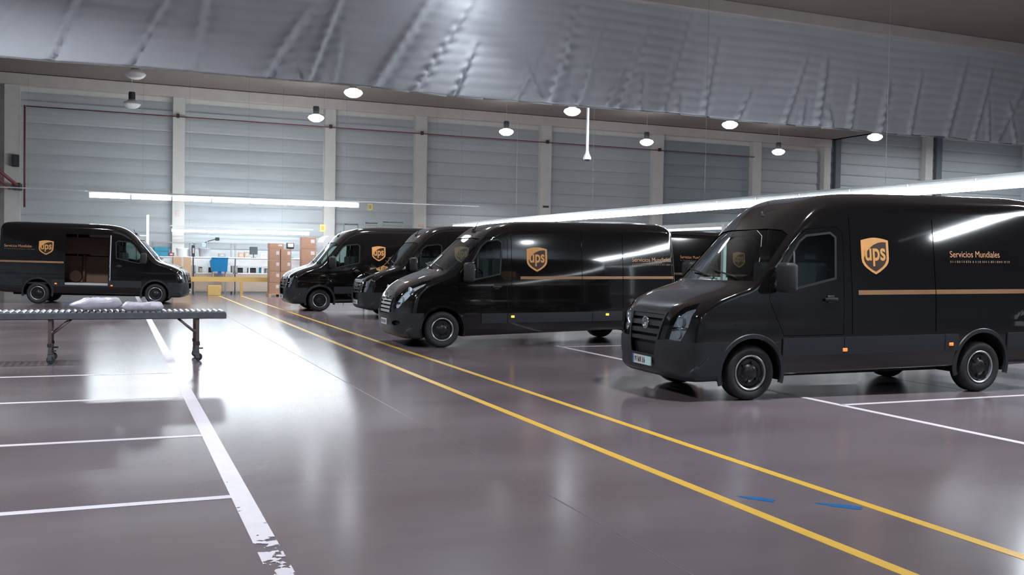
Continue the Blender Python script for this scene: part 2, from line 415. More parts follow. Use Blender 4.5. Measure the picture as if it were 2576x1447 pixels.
LX = [0.62, 8.15, 17.2, 24.9, 33.1]
for i, x in enumerate(LX):
    high_bay(x, 35.2, 7.66, i > 0, ('unlit pale lamp bowl against the ceiling in the nearer lamp row' if i == 0 else 'lit high-bay lamp against the ceiling, %s lit one of the nearer row' % ORD[i-1]), 'high-bay lamps of the nearer row')
for i, x in enumerate(LX):
    high_bay(x, 42.3, 7.66, i > 0, ('unlit lamp with dark housing below the beam of the far wall' if i == 0 else 'lit high-bay lamp with dark housing below the far beam, %s lit one of its row' % ORD[i-1]), 'high-bay lamps of the far row')
for i, (x, y) in enumerate([(-3, 8), (8.15, 8), (18, 8), (-3, 18.0), (8.3, 22.5), (28, 6), (-3, 28.2), (8.15, 28.2), (17.2, 28.2), (25, 28.2), (-2, -8.4), (8, -8.4), (18, -8.4)]):  # unseen lamps; the row by the near wall is added for van reflections
    high_bay(x, y, 8.5 if y == 22.5 else 7.98, True, 'unseen high-bay lamp lighting the near part of the hall', 'high-bay lamps over the near part of the hall', 95 if y == 22.5 else 165, 0.55 if y < 0 else (0.03 if y == 22.5 else 1.2))
for x in (44.0, 52.0):  # unseen lamps added to brighten the wall at this end
    high_bay(x, 39.5, 10.3, True, 'added high-bay lamp over the taller end of the hall, out of view', 'added high-bay lamps over the taller end of the hall', 165, 1.0, HZ)
# ------------------------------------------------------------------ vans
def spline(keys, step=.045):
    """closed centripetal Catmull-Rom through (x, z, a, b); resampled by arc length"""
    K = np.array(keys, float); n = len(K); out = []
    for i in range(n):
        p0, p1, p2, p3 = K[i-1], K[i], K[(i+1) % n], K[(i+2) % n]
        d = lambda a, b: max(1e-4, np.linalg.norm(a[:2]-b[:2])**.5)
        t0 = 0; t1 = d(p0, p1); t2 = t1+d(p1, p2); t3 = t2+d(p2, p3)
        m = max(2, int(np.linalg.norm(p2[:2]-p1[:2])/step)+1)
        for q in range(m):
            t = t1+(t2-t1)*q/m
            A1 = (t1-t)/(t1-t0)*p0+(t-t0)/(t1-t0)*p1; A2 = (t2-t)/(t2-t1)*p1+(t-t1)/(t2-t1)*p2; A3 = (t3-t)/(t3-t2)*p2+(t-t2)/(t3-t2)*p3
            B1 = (t2-t)/(t2-t0)*A1+(t-t0)/(t2-t0)*A2; B2 = (t3-t)/(t3-t1)*A2+(t-t1)/(t3-t1)*A3
            C = (t2-t)/(t2-t1)*B1+(t-t1)/(t2-t1)*B2
            lin = p1+(p2-p1)*q/m
            out.append((C[0], C[1], lin[2], lin[3]))
    return np.array(out)

def shell(P):
    O = spline(P['outline']); n = len(O)
    T = np.roll(O[:, :2], -1, 0)-np.roll(O[:, :2], 1, 0); T /= np.linalg.norm(T, axis=1)[:, None]
    N = np.stack([T[:, 1], -T[:, 0]], 1)
    Wz = lambda z: float(np.interp(z, P['wz'], P['wv']))
    phis = [math.radians(v) for v in (0, 9, 18, 27, 36, 45, 54, 63, 72, 81, 90)]
    rows = [.06, .13, .21, .29, .38, .47, .56, .65, .74, .83, .92, 1.0]
    L = P['L']
    grid = []
    for i in range(n):
        x, z, a, b = O[i]; half = []
        for ph in phis:
            px = x+N[i, 0]*a*(1-math.cos(ph)); pz = z+N[i, 1]*a*(1-math.cos(ph))
            half.append((px, Wz(pz)-b*(1-math.sin(ph)), pz))
        ex, ey, ez = half[-1]
        qx = .75+(L-1.35)*min(1, max(0, x/L)); qz = P.get('spine', .95)
        for t in rows:
            px = ex+(qx-ex)*t; pz = ez+(qz-ez)*t
            half.append((px, Wz(pz), pz))
        y0 = half[0][1]
        mid = [(half[0][0], y0*f, half[0][2]) for f in (.5, 0., -.5)]
        full = half[::-1]+mid+[(p[0], -p[1], p[2]) for p in half]
        grid.append(full)
    m = len(grid[0]); bm = bmesh.new()
    V = [[bm.verts.new(p) for p in row] for row in grid]
    for i in range(n):
        for j in range(m-1):
            vs = [V[i][j], V[(i+1) % n][j], V[(i+1) % n][j+1], V[i][j+1]]
            try: bm.faces.new(vs)
            except ValueError: pass
    bmesh.ops.remove_doubles(bm, verts=bm.verts[:], dist=1e-5)
    bm.normal_update()
    top = max(bm.faces, key=lambda f: f.calc_center_median().z)
    if top.normal.z < 0: bmesh.ops.reverse_faces(bm, faces=bm.faces[:])
    for f in bm.faces: f.smooth = True
    bm.normal_update()
    return bm, Wz

def poly_ccw(poly):
    a = sum(p[0]*q[1]-q[0]*p[1] for p, q in zip(poly, poly[1:]+poly[:1]))
    return poly if a > 0 else poly[::-1]
def grow(poly, d):
    poly = poly_ccw(list(poly)); n = len(poly); lines = []
    for p, q in zip(poly, poly[1:]+poly[:1]):
        dx, dy = q[0]-p[0], q[1]-p[1]; l = math.hypot(dx, dy); nx, ny = dy/l, -dx/l
        lines.append((p[0]+nx*d, p[1]+ny*d, dx, dy))
    out = []
    for k in range(n):
        x1, y1, dx1, dy1 = lines[k-1]; x2, y2, dx2, dy2 = lines[k]
        den = dx1*dy2-dy1*dx2
        if abs(den) < 1e-9: out.append((x2, y2)); continue
        t = ((x2-x1)*dy2-(y2-y1)*dx2)/den; out.append((x1+dx1*t, y1+dy1*t))
    return out
def cut(bm, poly, ax, pred, faces=None):
    """split faces along a convex outline seen along an axis; returns the faces inside it"""
    poly = poly_ccw(list(poly)); i, j = ax
    lo = (min(p[0] for p in poly), min(p[1] for p in poly)); hi = (max(p[0] for p in poly), max(p[1] for p in poly))
    F = []
    for f in (faces if faces is not None else bm.faces):
        if not pred(f): continue
        c = [v.co for v in f.verts]
        if max(v[i] for v in c) < lo[0] or min(v[i] for v in c) > hi[0] or max(v[j] for v in c) < lo[1] or min(v[j] for v in c) > hi[1]: continue
        F.append(f)
    for p, q in zip(poly, poly[1:]+poly[:1]):
        if not F: break
        no = Vector((0, 0, 0)); no[i] = q[1]-p[1]; no[j] = -(q[0]-p[0]); no.normalize()
        co = Vector((0, 0, 0)); co[i] = p[0]; co[j] = p[1]
        E = set(); VV = set()
        for f in F: E.update(f.edges); VV.update(f.verts)
        res = bmesh.ops.bisect_plane(bm, geom=list(F)+list(E)+list(VV), dist=1e-5, plane_co=co, plane_no=no)
        G = [g for g in res['geom'] if isinstance(g, bmesh.types.BMFace)]
        F = [f for f in G if (f.calc_center_median()-co).dot(no) < 0]
    return F
def take(bm, F, delete=True):
    nb = bmesh.new(); mp = {}
    for f in F:
        vs = []
        for v in f.verts:
            if v not in mp: mp[v] = nb.verts.new(v.co)
            vs.append(mp[v])
        try: g = nb.faces.new(vs); g.smooth = True
        except ValueError: pass
    if delete and F: bmesh.ops.delete(bm, geom=F, context='FACES')
    nb.normal_update(); return nb
def shift(nb, d):
    nb.normal_update()
    for v, n in [(v, v.normal.copy()) for v in nb.verts]: v.co += n*d
    return nb
def thick(nb, t):
    """gives a sheet thickness, outwards for t>0"""
    nb.normal_update(); base = {v: v.normal.copy() for v in nb.verts}
    F = nb.faces[:]; up = {}
    for v, n in base.items(): up[v] = nb.verts.new(v.co+n*t)
    bd = [e for e in nb.edges if len(e.link_faces) == 1]
    new = []
    for f in F: new.append(nb.faces.new([up[v] for v in f.verts])); new[-1].smooth = True
    for e in bd:
        f = e.link_faces[0]; a, b = e.verts
        try: nb.faces.new((a, b, up[b], up[a]))
        except ValueError: pass
    bmesh.ops.reverse_faces(nb, faces=F)
    bmesh.ops.recalc_face_normals(nb, faces=nb.faces[:])
    return nb
def bmobj(name, bm, m, parent, sharp=38):
    bm.normal_update()
    for e in bm.edges:
        if len(e.link_faces) == 2 and e.calc_face_angle(0) > math.radians(sharp): e.smooth = False
    me = bpy.data.meshes.new(name); bm.to_mesh(me); bm.free(); me.materials.append(m)
    return link(name, me, parent)

def text_mesh(s, size, bold=0.0):
    c = bpy.data.curves.new('lettering', 'FONT'); c.body = s; c.size = size; c.offset = bold
    o = bpy.data.objects.new('lettering', c); COL.objects.link(o)
    dg = bpy.context.evaluated_depsgraph_get(); me = bpy.data.meshes.new_from_object(o.evaluated_get(dg))
    bpy.data.objects.remove(o); bpy.data.curves.remove(c)
    return me
_txt = {}
def flat_text(s, bold=0.0):
    """verts (unit box) and faces of a piece of lettering"""
    if s not in _txt:
        me = text_mesh(s, 1.0, bold); v = np.array([tuple(p.co)[:2] for p in me.vertices]); v -= v.min(0)
        _txt[s] = (v, [tuple(p.vertices) for p in me.polygons], v.max(0)); bpy.data.meshes.remove(me)
    return _txt[s]

M_smallp = mat('small_print', (0.10, 0.055, 0.03), 0.5)
def on_side(pts2, Wz, s, off):
    return [(x, s*(Wz(z)+off), z) for x, z in pts2]
def decal(name, verts2, faces, Wz, s, off, m, parent, th=.0015):
    bm = bmesh.new(); V = [bm.verts.new(p) for p in on_side(verts2, Wz, s, off)]
    for f in faces:
        try: bm.faces.new([V[k] for k in f])
        except ValueError: pass
    bm.normal_update()
    if bm.faces and sum(f.normal.y*f.calc_area() for f in bm.faces)*s < 0: bmesh.ops.reverse_faces(bm, faces=bm.faces[:])
    return bmobj(name, bm, m, parent)

def shield_pts(inset=0.0, n=10):
    """outline of the badge in a unit box 0..1 x 0..1.22 (z up)"""
    pts = []
    for k in range(n+1):
        t = k/n; pts.append((t, 1.13+.09*math.sin(PI*t)))
    pts += [(1.0, .78), (1.0, .52), (.975, .40), (.91, .29), (.80, .19), (.66, .09), (.5, 0), (.34, .09), (.20, .19), (.09, .29), (.025, .40), (0, .52), (0, .78)]
    if inset: pts = [(.5+(x-.5)*(1-2*inset), .60+(z-.60)*(1-1.75*inset)) for x, z in pts]
    return pts
def emblem(parent, x0, x1, z0, z1, Wz, s):
    w = x1-x0; h = z1-z0
    T = lambda pts: [((x0+x*w) if s < 0 else (x1-x*w), z0+z/1.22*h) for x, z in pts]
    o = shield_pts(); e = decal('emblem', T(o), [tuple(range(len(o)))], Wz, s, .004, M_gold, parent)
    e['label'] = 'gold shield emblem with a brown field and three letters'
    # brown field under the swoosh
    f = [(.09, .55), (.10, .47), (.16, .35), (.26, .25), (.38, .165), (.5, .10), (.62, .165), (.74, .25), (.84, .35), (.90, .47), (.91, .60), (.91, 1.07)]
    f += [(.78, 1.075), (.62, 1.05), (.46, .985), (.33, .89), (.22, .77), (.14, .66)]
    decal('field', T(f), [tuple(range(len(f)))], Wz, s, .006, M_brown, e)
    v, fc, mx = flat_text('ups', .02)
    # stretch the letters to the shield
    pts = [(.13+.74*p[0]/mx[0], .27+.60*p[1]/mx[1]) for p in v]
    decal('letters', T(pts), fc, Wz, s, .008, M_gold, e)

def wheel(parent, x, y, z, s, r=.345):
    w = MB().lathe([(.222, .02), (.245, .0), (.30, -.012), (.325, .0), (r, .035), (r, .19), (.325, .225), (.30, .235), (.222, .22)], 40, 'Y').build('wheel', M_tyre, parent)
    rim = MB().lathe([(.226, .035), (.224, .006), (.214, .0), (.200, .010), (.196, .045)], 40, 'Y').build('rim', M_rim, w)
    d = MB().lathe([(.198, .05), (.19, .055), (.165, .03), (.12, .035), (.10, .02), (.085, .005), (.07, -.004), (.001, -.006)], 32, 'Y')
    for k in range(6):
        t = 2*PI*k/6+.3; d.tube((.125*math.cos(t), .035, .125*math.sin(t)), (.125*math.cos(t), .006, .125*math.sin(t)), .016, 6)
    d.build('hub', M_hub, w)
    w.location = (x, y, z); w.scale = (1, -s, 1)   # outer face is local -y for s=-1
    return w

def build_van(P, name, open_side=0):
    root = link(name, None)
    bm, Wz = shell(P); L = P['L']
    side = lambda s: (lambda f: f.calc_center_median().y*s > .30 and f.normal.y*s > .35)
    frontish = lambda xm: (lambda f: f.calc_center_median().x < xm and f.normal.x < .3)
    wx = P['wheels']; wr = P['arch']; wzc = .345
    # wheel arches
    for s in (-1, 1):
        for X in wx:
            c = [(X+wr*math.cos(2*PI*k/30), wzc+wr*math.sin(2*PI*k/30)) for k in range(30)]
            F = cut(bm, c, (0, 2), lambda f: f.calc_center_median().y*s > .55)
            bmesh.ops.delete(bm, geom=F, context='FACES')
    # front bumper, grille, headlamps, bonnet seam
    bx, bz = P['bumper']
    gp = P['grille']
    gpoly = [(-gp[1], gp[0]), (gp[1], gp[0]), (gp[3], gp[2]), (-gp[3], gp[2])]
    G = cut(bm, gpoly, (1, 2), frontish(.55))
    gb = take(bm, G)
    for zc, hh in P['slats']:
        sb = gb.copy(); F = cut(sb, [(-2, zc-hh), (2, zc-hh), (2, zc+hh), (-2, zc+hh)], (1, 2), lambda f: True)
        nb = take(sb, F, False); sb.free(); thick(nb, -.03); shift_x(nb, P.get('slat_in', .004))
        P['_slats'].append(nb)
    ring = gb.copy()
    inner = grow(gpoly, -.035); F = cut(ring, inner, (1, 2), lambda f: True); bmesh.ops.delete(ring, geom=F, context='FACES'); thick(ring, .012)
    shift_x(gb, .07)
    grille = bmobj('grille', gb, M_black, root)
    bmobj('grille_surround', ring, P['m_surround'], grille)
    for nb in P['_slats']: bmobj('slat', nb, P['m_slat'], grille)
    P['_slats'] = []
    # badge
    bd = MB(); gx, gz, br = P['badge']
    if P['badge_kind'] == 'ring':
        bd.lathe([(br, 0), (br*.97, -.012), (br*.80, -.012), (br*.78, 0)], 24, 'X', (gx, 0, gz))
        for a, b in (((-.62, .55), (-.22, -.75)), ((-.22, -.75), (0, .05)), ((0, .05), (.22, -.75)), ((.22, -.75), (.62, .55)), ((-.35, .85), (0, .1)), ((0, .1), (.35, .85))):
            bd.tube((gx-.006, a[0]*br, gz+a[1]*br), (gx-.006, b[0]*br, gz+b[1]*br), br*.09, 6)
    else:
        pts = [(0, 1.25), (.85, 0), (0, -1.25), (-.85, 0)]
        for a, b in zip(pts, pts[1:]+pts[:1]):
            bd.tube((gx, a[0]*br, gz+a[1]*br), (gx, b[0]*br, gz+b[1]*br), br*.22, 4)
    bd.build('badge', M_chrome, grille)
    for s in (-1, 1):
        hp = [(s*y, z) for y, z in P['headlamp']]
        F = cut(bm, hp, (1, 2), lambda f: f.calc_center_median().x < .75 and f.calc_center_median().y*s > .2)
        hb = take(bm, F); house = hb.copy(); shift(house, -.07)
        # side walls of the lamp pocket
        hl = bmobj('headlamp', house, P['m_hl'], root)
        lens = bmobj('lens', hb, M_lens, hl)
        for (yy, zz, xx, rr) in P['bulbs']:
            MB().lathe([(rr, -.03), (rr*.9, 0), (rr*.6, .035), (.001, .05)], 18, 'X', (xx, s*yy, zz)).build('bulb_reflector', M_reflector, hl)
        if P.get('hl_bar'):
            a, b = P['hl_bar']
            MB().tube((a[0], s*a[1], a[2]), (b[0], s*b[1], b[2]), .016, 6).build('lamp_bar', M_chrome, hl)
    F = cut(bm, [(-.2, .1), (bx, .1), (bx, bz), (-.2, bz)], (0, 2), lambda f: f.calc_center_median().x < bx+.1)
    nb = take(bm, F); recess = []
    if P.get('fog'):
        fy, fz, fw, fh = P['fog']
        for s in (-1, 1):
            pl = [(s*(fy+fw*math.cos(2*PI*k/12)), fz+fh*math.sin(2*PI*k/12)+.10*fw*math.cos(2*PI*k/12)) for k in range(12)]
            F = cut(nb, pl, (1, 2), lambda f: f.calc_center_median().x < .5)
            rb = take(nb, F); shift(rb, -.04); recess.append(rb)
    thick(nb, .012); bmp = bmobj('bumper', nb, M_plast, root)
    for rb in recess: bmobj('fog_recess', rb, M_seam, bmp)
    # windscreen
    F = cut(bm, P['screen'], (1, 2), lambda f: .6 < f.calc_center_median().x < 2.2 and f.normal.x < -.10)
    wb = take(bm, F); shift(wb, -.012)
    bmobj('windscreen', wb, M_glass, root)
    # rear glassless doors: seam down the middle
    F = cut(bm, [(-.006, .5), (.006, .5), (.006, 2.4), (-.006, 2.4)], (1, 2), lambda f: f.normal.x > .7)
    nb = take(bm, F); shift(nb, -.012); bmobj('rear_door_seam', nb, M_seam, root)
    for s in (-1, 1):
        pr = side(s)
        # opening of the sliding door
        if open_side == s:
            op = P['slide']
            F = cut(bm, op, (0, 2), pr); bmesh.ops.delete(bm, geom=F, context='FACES')
            fr = MB(); x0, z0 = op[0]; x1 = op[1][0]; z1 = op[2][1]
            yy = lambda z: s*(Wz(z)-.005)
            j = MB()
            for k in range(8):
                za = z0+(z1-z0)*k/8; zb = z0+(z1-z0)*(k+1)/8
                j.add([(x0-.01, yy(za), za), (x0-.01, yy(za)-s*.28, za), (x0-.01, yy(zb)-s*.28, zb), (x0-.01, yy(zb), zb), (x0-.075, yy(za)+s*.012, za), (x0-.075, yy(zb)+s*.012, zb)], [(0, 1, 2, 3), (0, 3, 5, 4)])
            j.build('door_jamb', M_alu, root)
            MB().bbox(x0, x1, min(s*(Wz(.6)-.30), s*(Wz(.6)+.02)), max(s*(Wz(.6)-.30), s*(Wz(.6)+.02)), z0-.02, z0+.07, .01, 1).build('door_step', M_alu, root)
            # cargo hold lining
            hold = MB()
            hold.box(x0-.05, L-.15, -.84, .84, z0+.0, z0+.06)
            hold.build('hold_floor', M_ply, root)
            far = MB().box(x0, x1+.6, -s*.82-.01, -s*.82+.01, z0+.06, 1.55); far.build('hold_lining', M_ply, root)
            MB().box(x0, x1+.6, -s*.80-.01, -s*.80+.01, 1.62, 2.2).build('hold_lining', M_ply, root)
            MB().tube((x1-.25, -s*.7, z0+.06), (x1-.25, -s*.7, 1.6), .05, 8).build('hold_post', M_ply, root)
            MB().lathe([(.001, 0), (.19, 0), (.21, .1), (.19, .2), (.001, .2)], 20, 'Y', (x1-.22, s*.25, z0+.27)).build('spare_roll', M_brown, root)
            # door slid back along the outside
            sd = MB()
        # lower side trims
        for (x0, x1) in P['trims']:
            z0, z1 = P['trimz']
            F = cut(bm, [(x0, z0), (x1, z0), (x1, z1), (x0, z1)], (0, 2), pr)
            if F:
                nb = take(bm, F); thick(nb, .022); bmobj('side_trim', nb, M_plast, root)
        # side window, then the door round it
        win = P['window']
        wr_ = grow(win, .028); F = cut(bm, wr_, (0, 2), pr)
        F2 = cut(bm, win, (0, 2), lambda f: True, F)
        nb = take(bm, F2); shift(nb, -.012); gl = nb
        F = [f for f in bm.faces if f.is_valid and inside(f.calc_center_median(), wr_) and pr(f)]
        rg = take(bm, F); thick(rg, -.02)
        for xd in P['win_div']:
            pass
        door = P['door']
        F = cut(bm, grow(door, .007), (0, 2), pr)
        F2 = cut(bm, door, (0, 2), lambda f: True, F)
        db = take(bm, F2)
        F = [f for f in bm.faces if inside(f.calc_center_median(), grow(door, .007)) and pr(f)]
        sb = take(bm, F); shift(sb, -.014); bmobj('door_seam', sb, M_seam, root)
        dr = bmobj('front_door', db, M_paint, root)
        bmobj('side_window', gl, M_sglass, dr); bmobj('window_seal', rg, M_black, dr)
        xd, za, zb = P['win_div'][0]
        MB().tube((xd, s*(Wz(za)-.006), za), (xd+.02, s*(Wz(zb)-.006), zb), .016, 6).build('window_bar', M_black, dr)
        hx, hz = P['handle']; yy = s*(Wz(hz)+.022)
        MB().bbox(hx-.10, hx+.10, yy-.014, yy+.014, hz-.022, hz+.022, .012, 2).bbox(hx-.05, hx+.05, min(s*Wz(hz)-.01, yy), max(s*Wz(hz)+.01, yy), hz-.05, hz+.05, .008, 1).build('door_handle', M_black, dr)
        # vertical panel seams
        for X, za, zb in P['seams']:
            if open_side == s and abs(X-P['slide'][0][0]) < 1.6: continue
            F = cut(bm, [(X-.006, za), (X+.006, za), (X+.006, zb), (X-.006, zb)], (0, 2), pr)
            nb = take(bm, F); shift(nb, -.012); bmobj('panel_seam', nb, M_seam, root)
        # gold stripe, split when the door stands open
        x0, x1, zc, hh = P['stripe']
        if open_side == s: x0 = P['slide'][1][0]+.04
        F = cut(bm, [(x0, zc-hh), (x1, zc-hh), (x1, zc+hh), (x0, zc+hh)], (0, 2), pr)
        nb = take(bm, F, False); shift(nb, .003); bmobj('stripe', nb, M_stripe, root)
        ex0, ex1, ez0, ez1 = P['emblem']
        if open_side == s: ex0, ex1 = P['emblem_open']
        emblem(root, ex0, ex1, ez0, ez1, Wz, s)
        # lettering
        tx0, tx1, tz, th = P['text']
        if open_side == s: tx0, tx1 = 4.88, 5.70
        for wd, f0, f1 in (('Servicios', 0.0, .46), ('Mundiales', .51, 1.0)):
            v, fc, mx = flat_text(wd)
            sc = (tx1-tx0)*(f1-f0)/mx[0]
            pts = [((tx0+(tx1-tx0)*f0+p[0]*sc) if s < 0 else (tx1-(tx1-tx0)*f0-p[0]*sc), tz+p[1]*th/mx[1]) for p in v]
            decal('lettering', pts, fc, Wz, s, .004, M_letter, root)
        sp = []; sf = []; xx = tx0; rg = random.Random(9)
        while xx < tx1+.2 and xx < L-.12:
            w_ = rg.uniform(.012, .03); k = len(sp)
            xa, xb = (xx, xx+w_) if s < 0 else (tx0+tx1-xx, tx0+tx1-xx-w_)
            sp += [(xa, tz-.075), (xb, tz-.075), (xb, tz-.045), (xa, tz-.045)]; sf.append((k, k+1, k+2, k+3)); xx += w_+rg.uniform(.01, .03)
        tag(decal('small_print', sp, sf, Wz, s, .004, M_smallp, root), kind='stuff')
        # mirrors
        mx_, mz = P['mirror']; y0 = Wz(mz)
        hb = MB().bbox(mx_-.09, mx_+.09, min(s*(y0+.10), s*(y0+.33)), max(s*(y0+.10), s*(y0+.33)), mz-.20, mz+.17, .05, 3)
        hb.tube((mx_, s*(y0-.03), mz-.15), (mx_, s*(y0+.16), mz-.12), .035, 8)
        mo = hb.build('wing_mirror', M_black, root)
        MB().bbox(mx_+.086, mx_+.096, min(s*(y0+.125), s*(y0+.305)), max(s*(y0+.125), s*(y0+.305)), mz-.16, mz+.14, .003, 1).build('mirror_glass', M_mirr, mo)
        # markers
        for X, z in P['markers']:
            yy = s*(Wz(z)+.022)
            MB().bbox(X-.035, X+.035, yy-.012, yy+.012, z-.022, z+.022, .006, 1).build('side_marker', P['m_marker'], root)
        # arches, wells, wheels
        for X in wx:
            a = MB(); vs = []; fs = []; k0, k1 = -3, 33
            for k in range(k0, k1+1):
                t = PI*k/30
                for r_, o_ in ((wr-.005, -.03), (wr-.005, .012), (wr+P['lip'], .012), (wr+P['lip']+.012, -.004)):
                    zz = wzc+r_*math.sin(t); vs.append((X+r_*math.cos(t), s*(Wz(max(.32, zz))+o_), zz))
            m_ = k1-k0
            for k in range(m_):
                for q in range(3): fs.append((k*4+q, (k+1)*4+q, (k+1)*4+q+1, k*4+q+1))
            a.add(vs, fs, True).build('arch_trim', M_plast if P['arch_plastic'] else M_paint, root)
            vs = []; fs = []
            for k in range(0, 31):
                t = PI*(k-2)/26
                for yy in (.98, .50): vs.append((X+(wr+.004)*math.cos(t), s*yy*(Wz(.7)/.99), wzc+(wr+.004)*math.sin(t)))
            for k in range(30): fs.append((k*2, k*2+1, k*2+3, k*2+2))
            vs2 = vs[1::2]; o = len(vs)
            well = MB().add(vs, fs, True); well.add(vs2, [tuple(range(len(vs2)))])
            well.build('wheel_well', M_seam, root)
            wheel(root, X, s*(Wz(.5)-.015), wzc - (P['rake']*(X-wx[0])), s)
    # rest of the body
    bd = bmobj('body', bm, M_paint, root)
    # underside
    MB().bbox(.5, L-.4, -.62, .62, .24, .36, .02, 1).tube((wx[1], -.8, wzc), (wx[1], .8, wzc), .06, 10).tube((wx[0], -.8, wzc), (wx[0], .8, wzc), .05, 10).build('chassis', M_seam, root)
    # number plate
    px, pz, pw, ph = P['plate']
    pl = MB().box(px-.012, px, -pw/2, pw/2, pz-ph/2, pz+ph/2).build('number_plate', M_plate, root)
    MB().box(px-.0135, px-.012, pw/2-.04, pw/2, pz-ph/2, pz+ph/2).build('blue_band', M_blueband, pl)
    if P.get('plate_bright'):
        MB().box(px-.0142, px-.012, -pw/2, -pw/2+.165, pz-ph/2, pz+ph/2).build('cyan_glare', M_plateglare, pl)  # lit end of the plate, painted as a cyan strip
    g = MB(); rg = random.Random(5)
    for k in range(7):
        y = pw/2-.075-k*.047-(.02 if k > 3 else 0)
        if y < -pw/2+.03: break
        g.box(px-.014, px-.012, y-.003, y+.003, pz-.034, pz+.034); 
        g.box(px-.014, px-.012, y-.022, y-.016, pz-.034+rg.uniform(0, .02), pz+.034)
        g.box(px-.014, px-.012, y-.022, y+.003, pz+rg.choice((-.034, .0, .028)), pz+rg.choice((-.034, .0, .028))+.007)
    g.build('plate_characters', M_seam, pl)
    # cab
    cx, cz = P['cab']       # windscreen foot
    MB().bbox(cx+.0, cx+.58, -.80, .80, cz-.55, cz-.06, .05, 2).build('dashboard', M_dash, root)
    for yy in (-.48, .18, .56):
        w = .27 if yy < 0 else .19
        st = MB().bbox(cx+.72, cx+1.22, yy-w, yy+w, cz-.62, cz-.42, .05, 2).bbox(cx+1.12, cx+1.28, yy-w, yy+w, cz-.5, cz+.22, .05, 2).bbox(cx+1.18, cx+1.28, yy-.13, yy+.13, cz+.25, cz+.45, .04, 2)
        st.build('seat', M_seat, root)
    MB().box(cx+.2, P['bulk'], -.84, .84, cz-.75, cz-.65).build('cab_floor', M_trimcab, root)
    ti = PI*.32; sw = MB()
    R_ = [(cx+.66+.19*math.sin(t)*math.sin(ti)*-1, -.48+.19*math.cos(t), cz+.02+.19*math.sin(t)*math.cos(ti)) for t in [2*PI*k/18 for k in range(19)]]
    sw.path(R_, .014, 6).tube((cx+.66, -.48, cz+.02), (cx+.45, -.48, cz-.15), .03, 8).tube(R_[0], R_[9], .012, 6).build('steering_wheel', M_black, root)
    bk = MB(); zs = [cz-.7, cz, cz+.4, P['roof']-.25]
    for k in range(3):
        za, zb = zs[k], zs[k+1]; wa, wb2 = Wz(za)-.05, Wz(zb)-.05
        bk.add([(P['bulk'], -wa, za), (P['bulk'], wa, za), (P['bulk'], wb2, zb), (P['bulk'], -wb2, zb)], [(0, 1, 2, 3)])
    bk.build('bulkhead', M_trimcab, root)
    # wipers, aerial, tail lamps, rear bumper
    for a, b in P['wipers']:
        MB().tube(a, b, .012, 6).build('wiper', M_black, root)
    ax_, az = P['aerial']
    MB().tube((ax_, 0, az-.02), (ax_+.10, 0, az+.17), .010, 6).lathe([(.035, -.03), (.03, .02), (.012, .05)], 10, 'Z', (ax_, 0, az)).build('aerial', M_black, root)
    for s in (-1, 1):
        MB().bbox(L-.08, L-.005, min(s*.70, s*.84), max(s*.70, s*.84), .95, 1.55, .015, 1).build('tail_lamp', M_red, root)
    MB().bbox(L-.12, L+.06, -.95, .95, .36, .55, .04, 2).build('rear_bumper', M_plast, root)
    return root
def shift_x(nb, d):
    for v in nb.verts: v.co.x += d
def inside(c, poly):
    poly = poly_ccw(list(poly))
    for p, q in zip(poly, poly[1:]+poly[:1]):
        if (q[0]-p[0])*(c.z-p[1])-(q[1]-p[1])*(c.x-p[0]) < -1e-6: return False
    return True

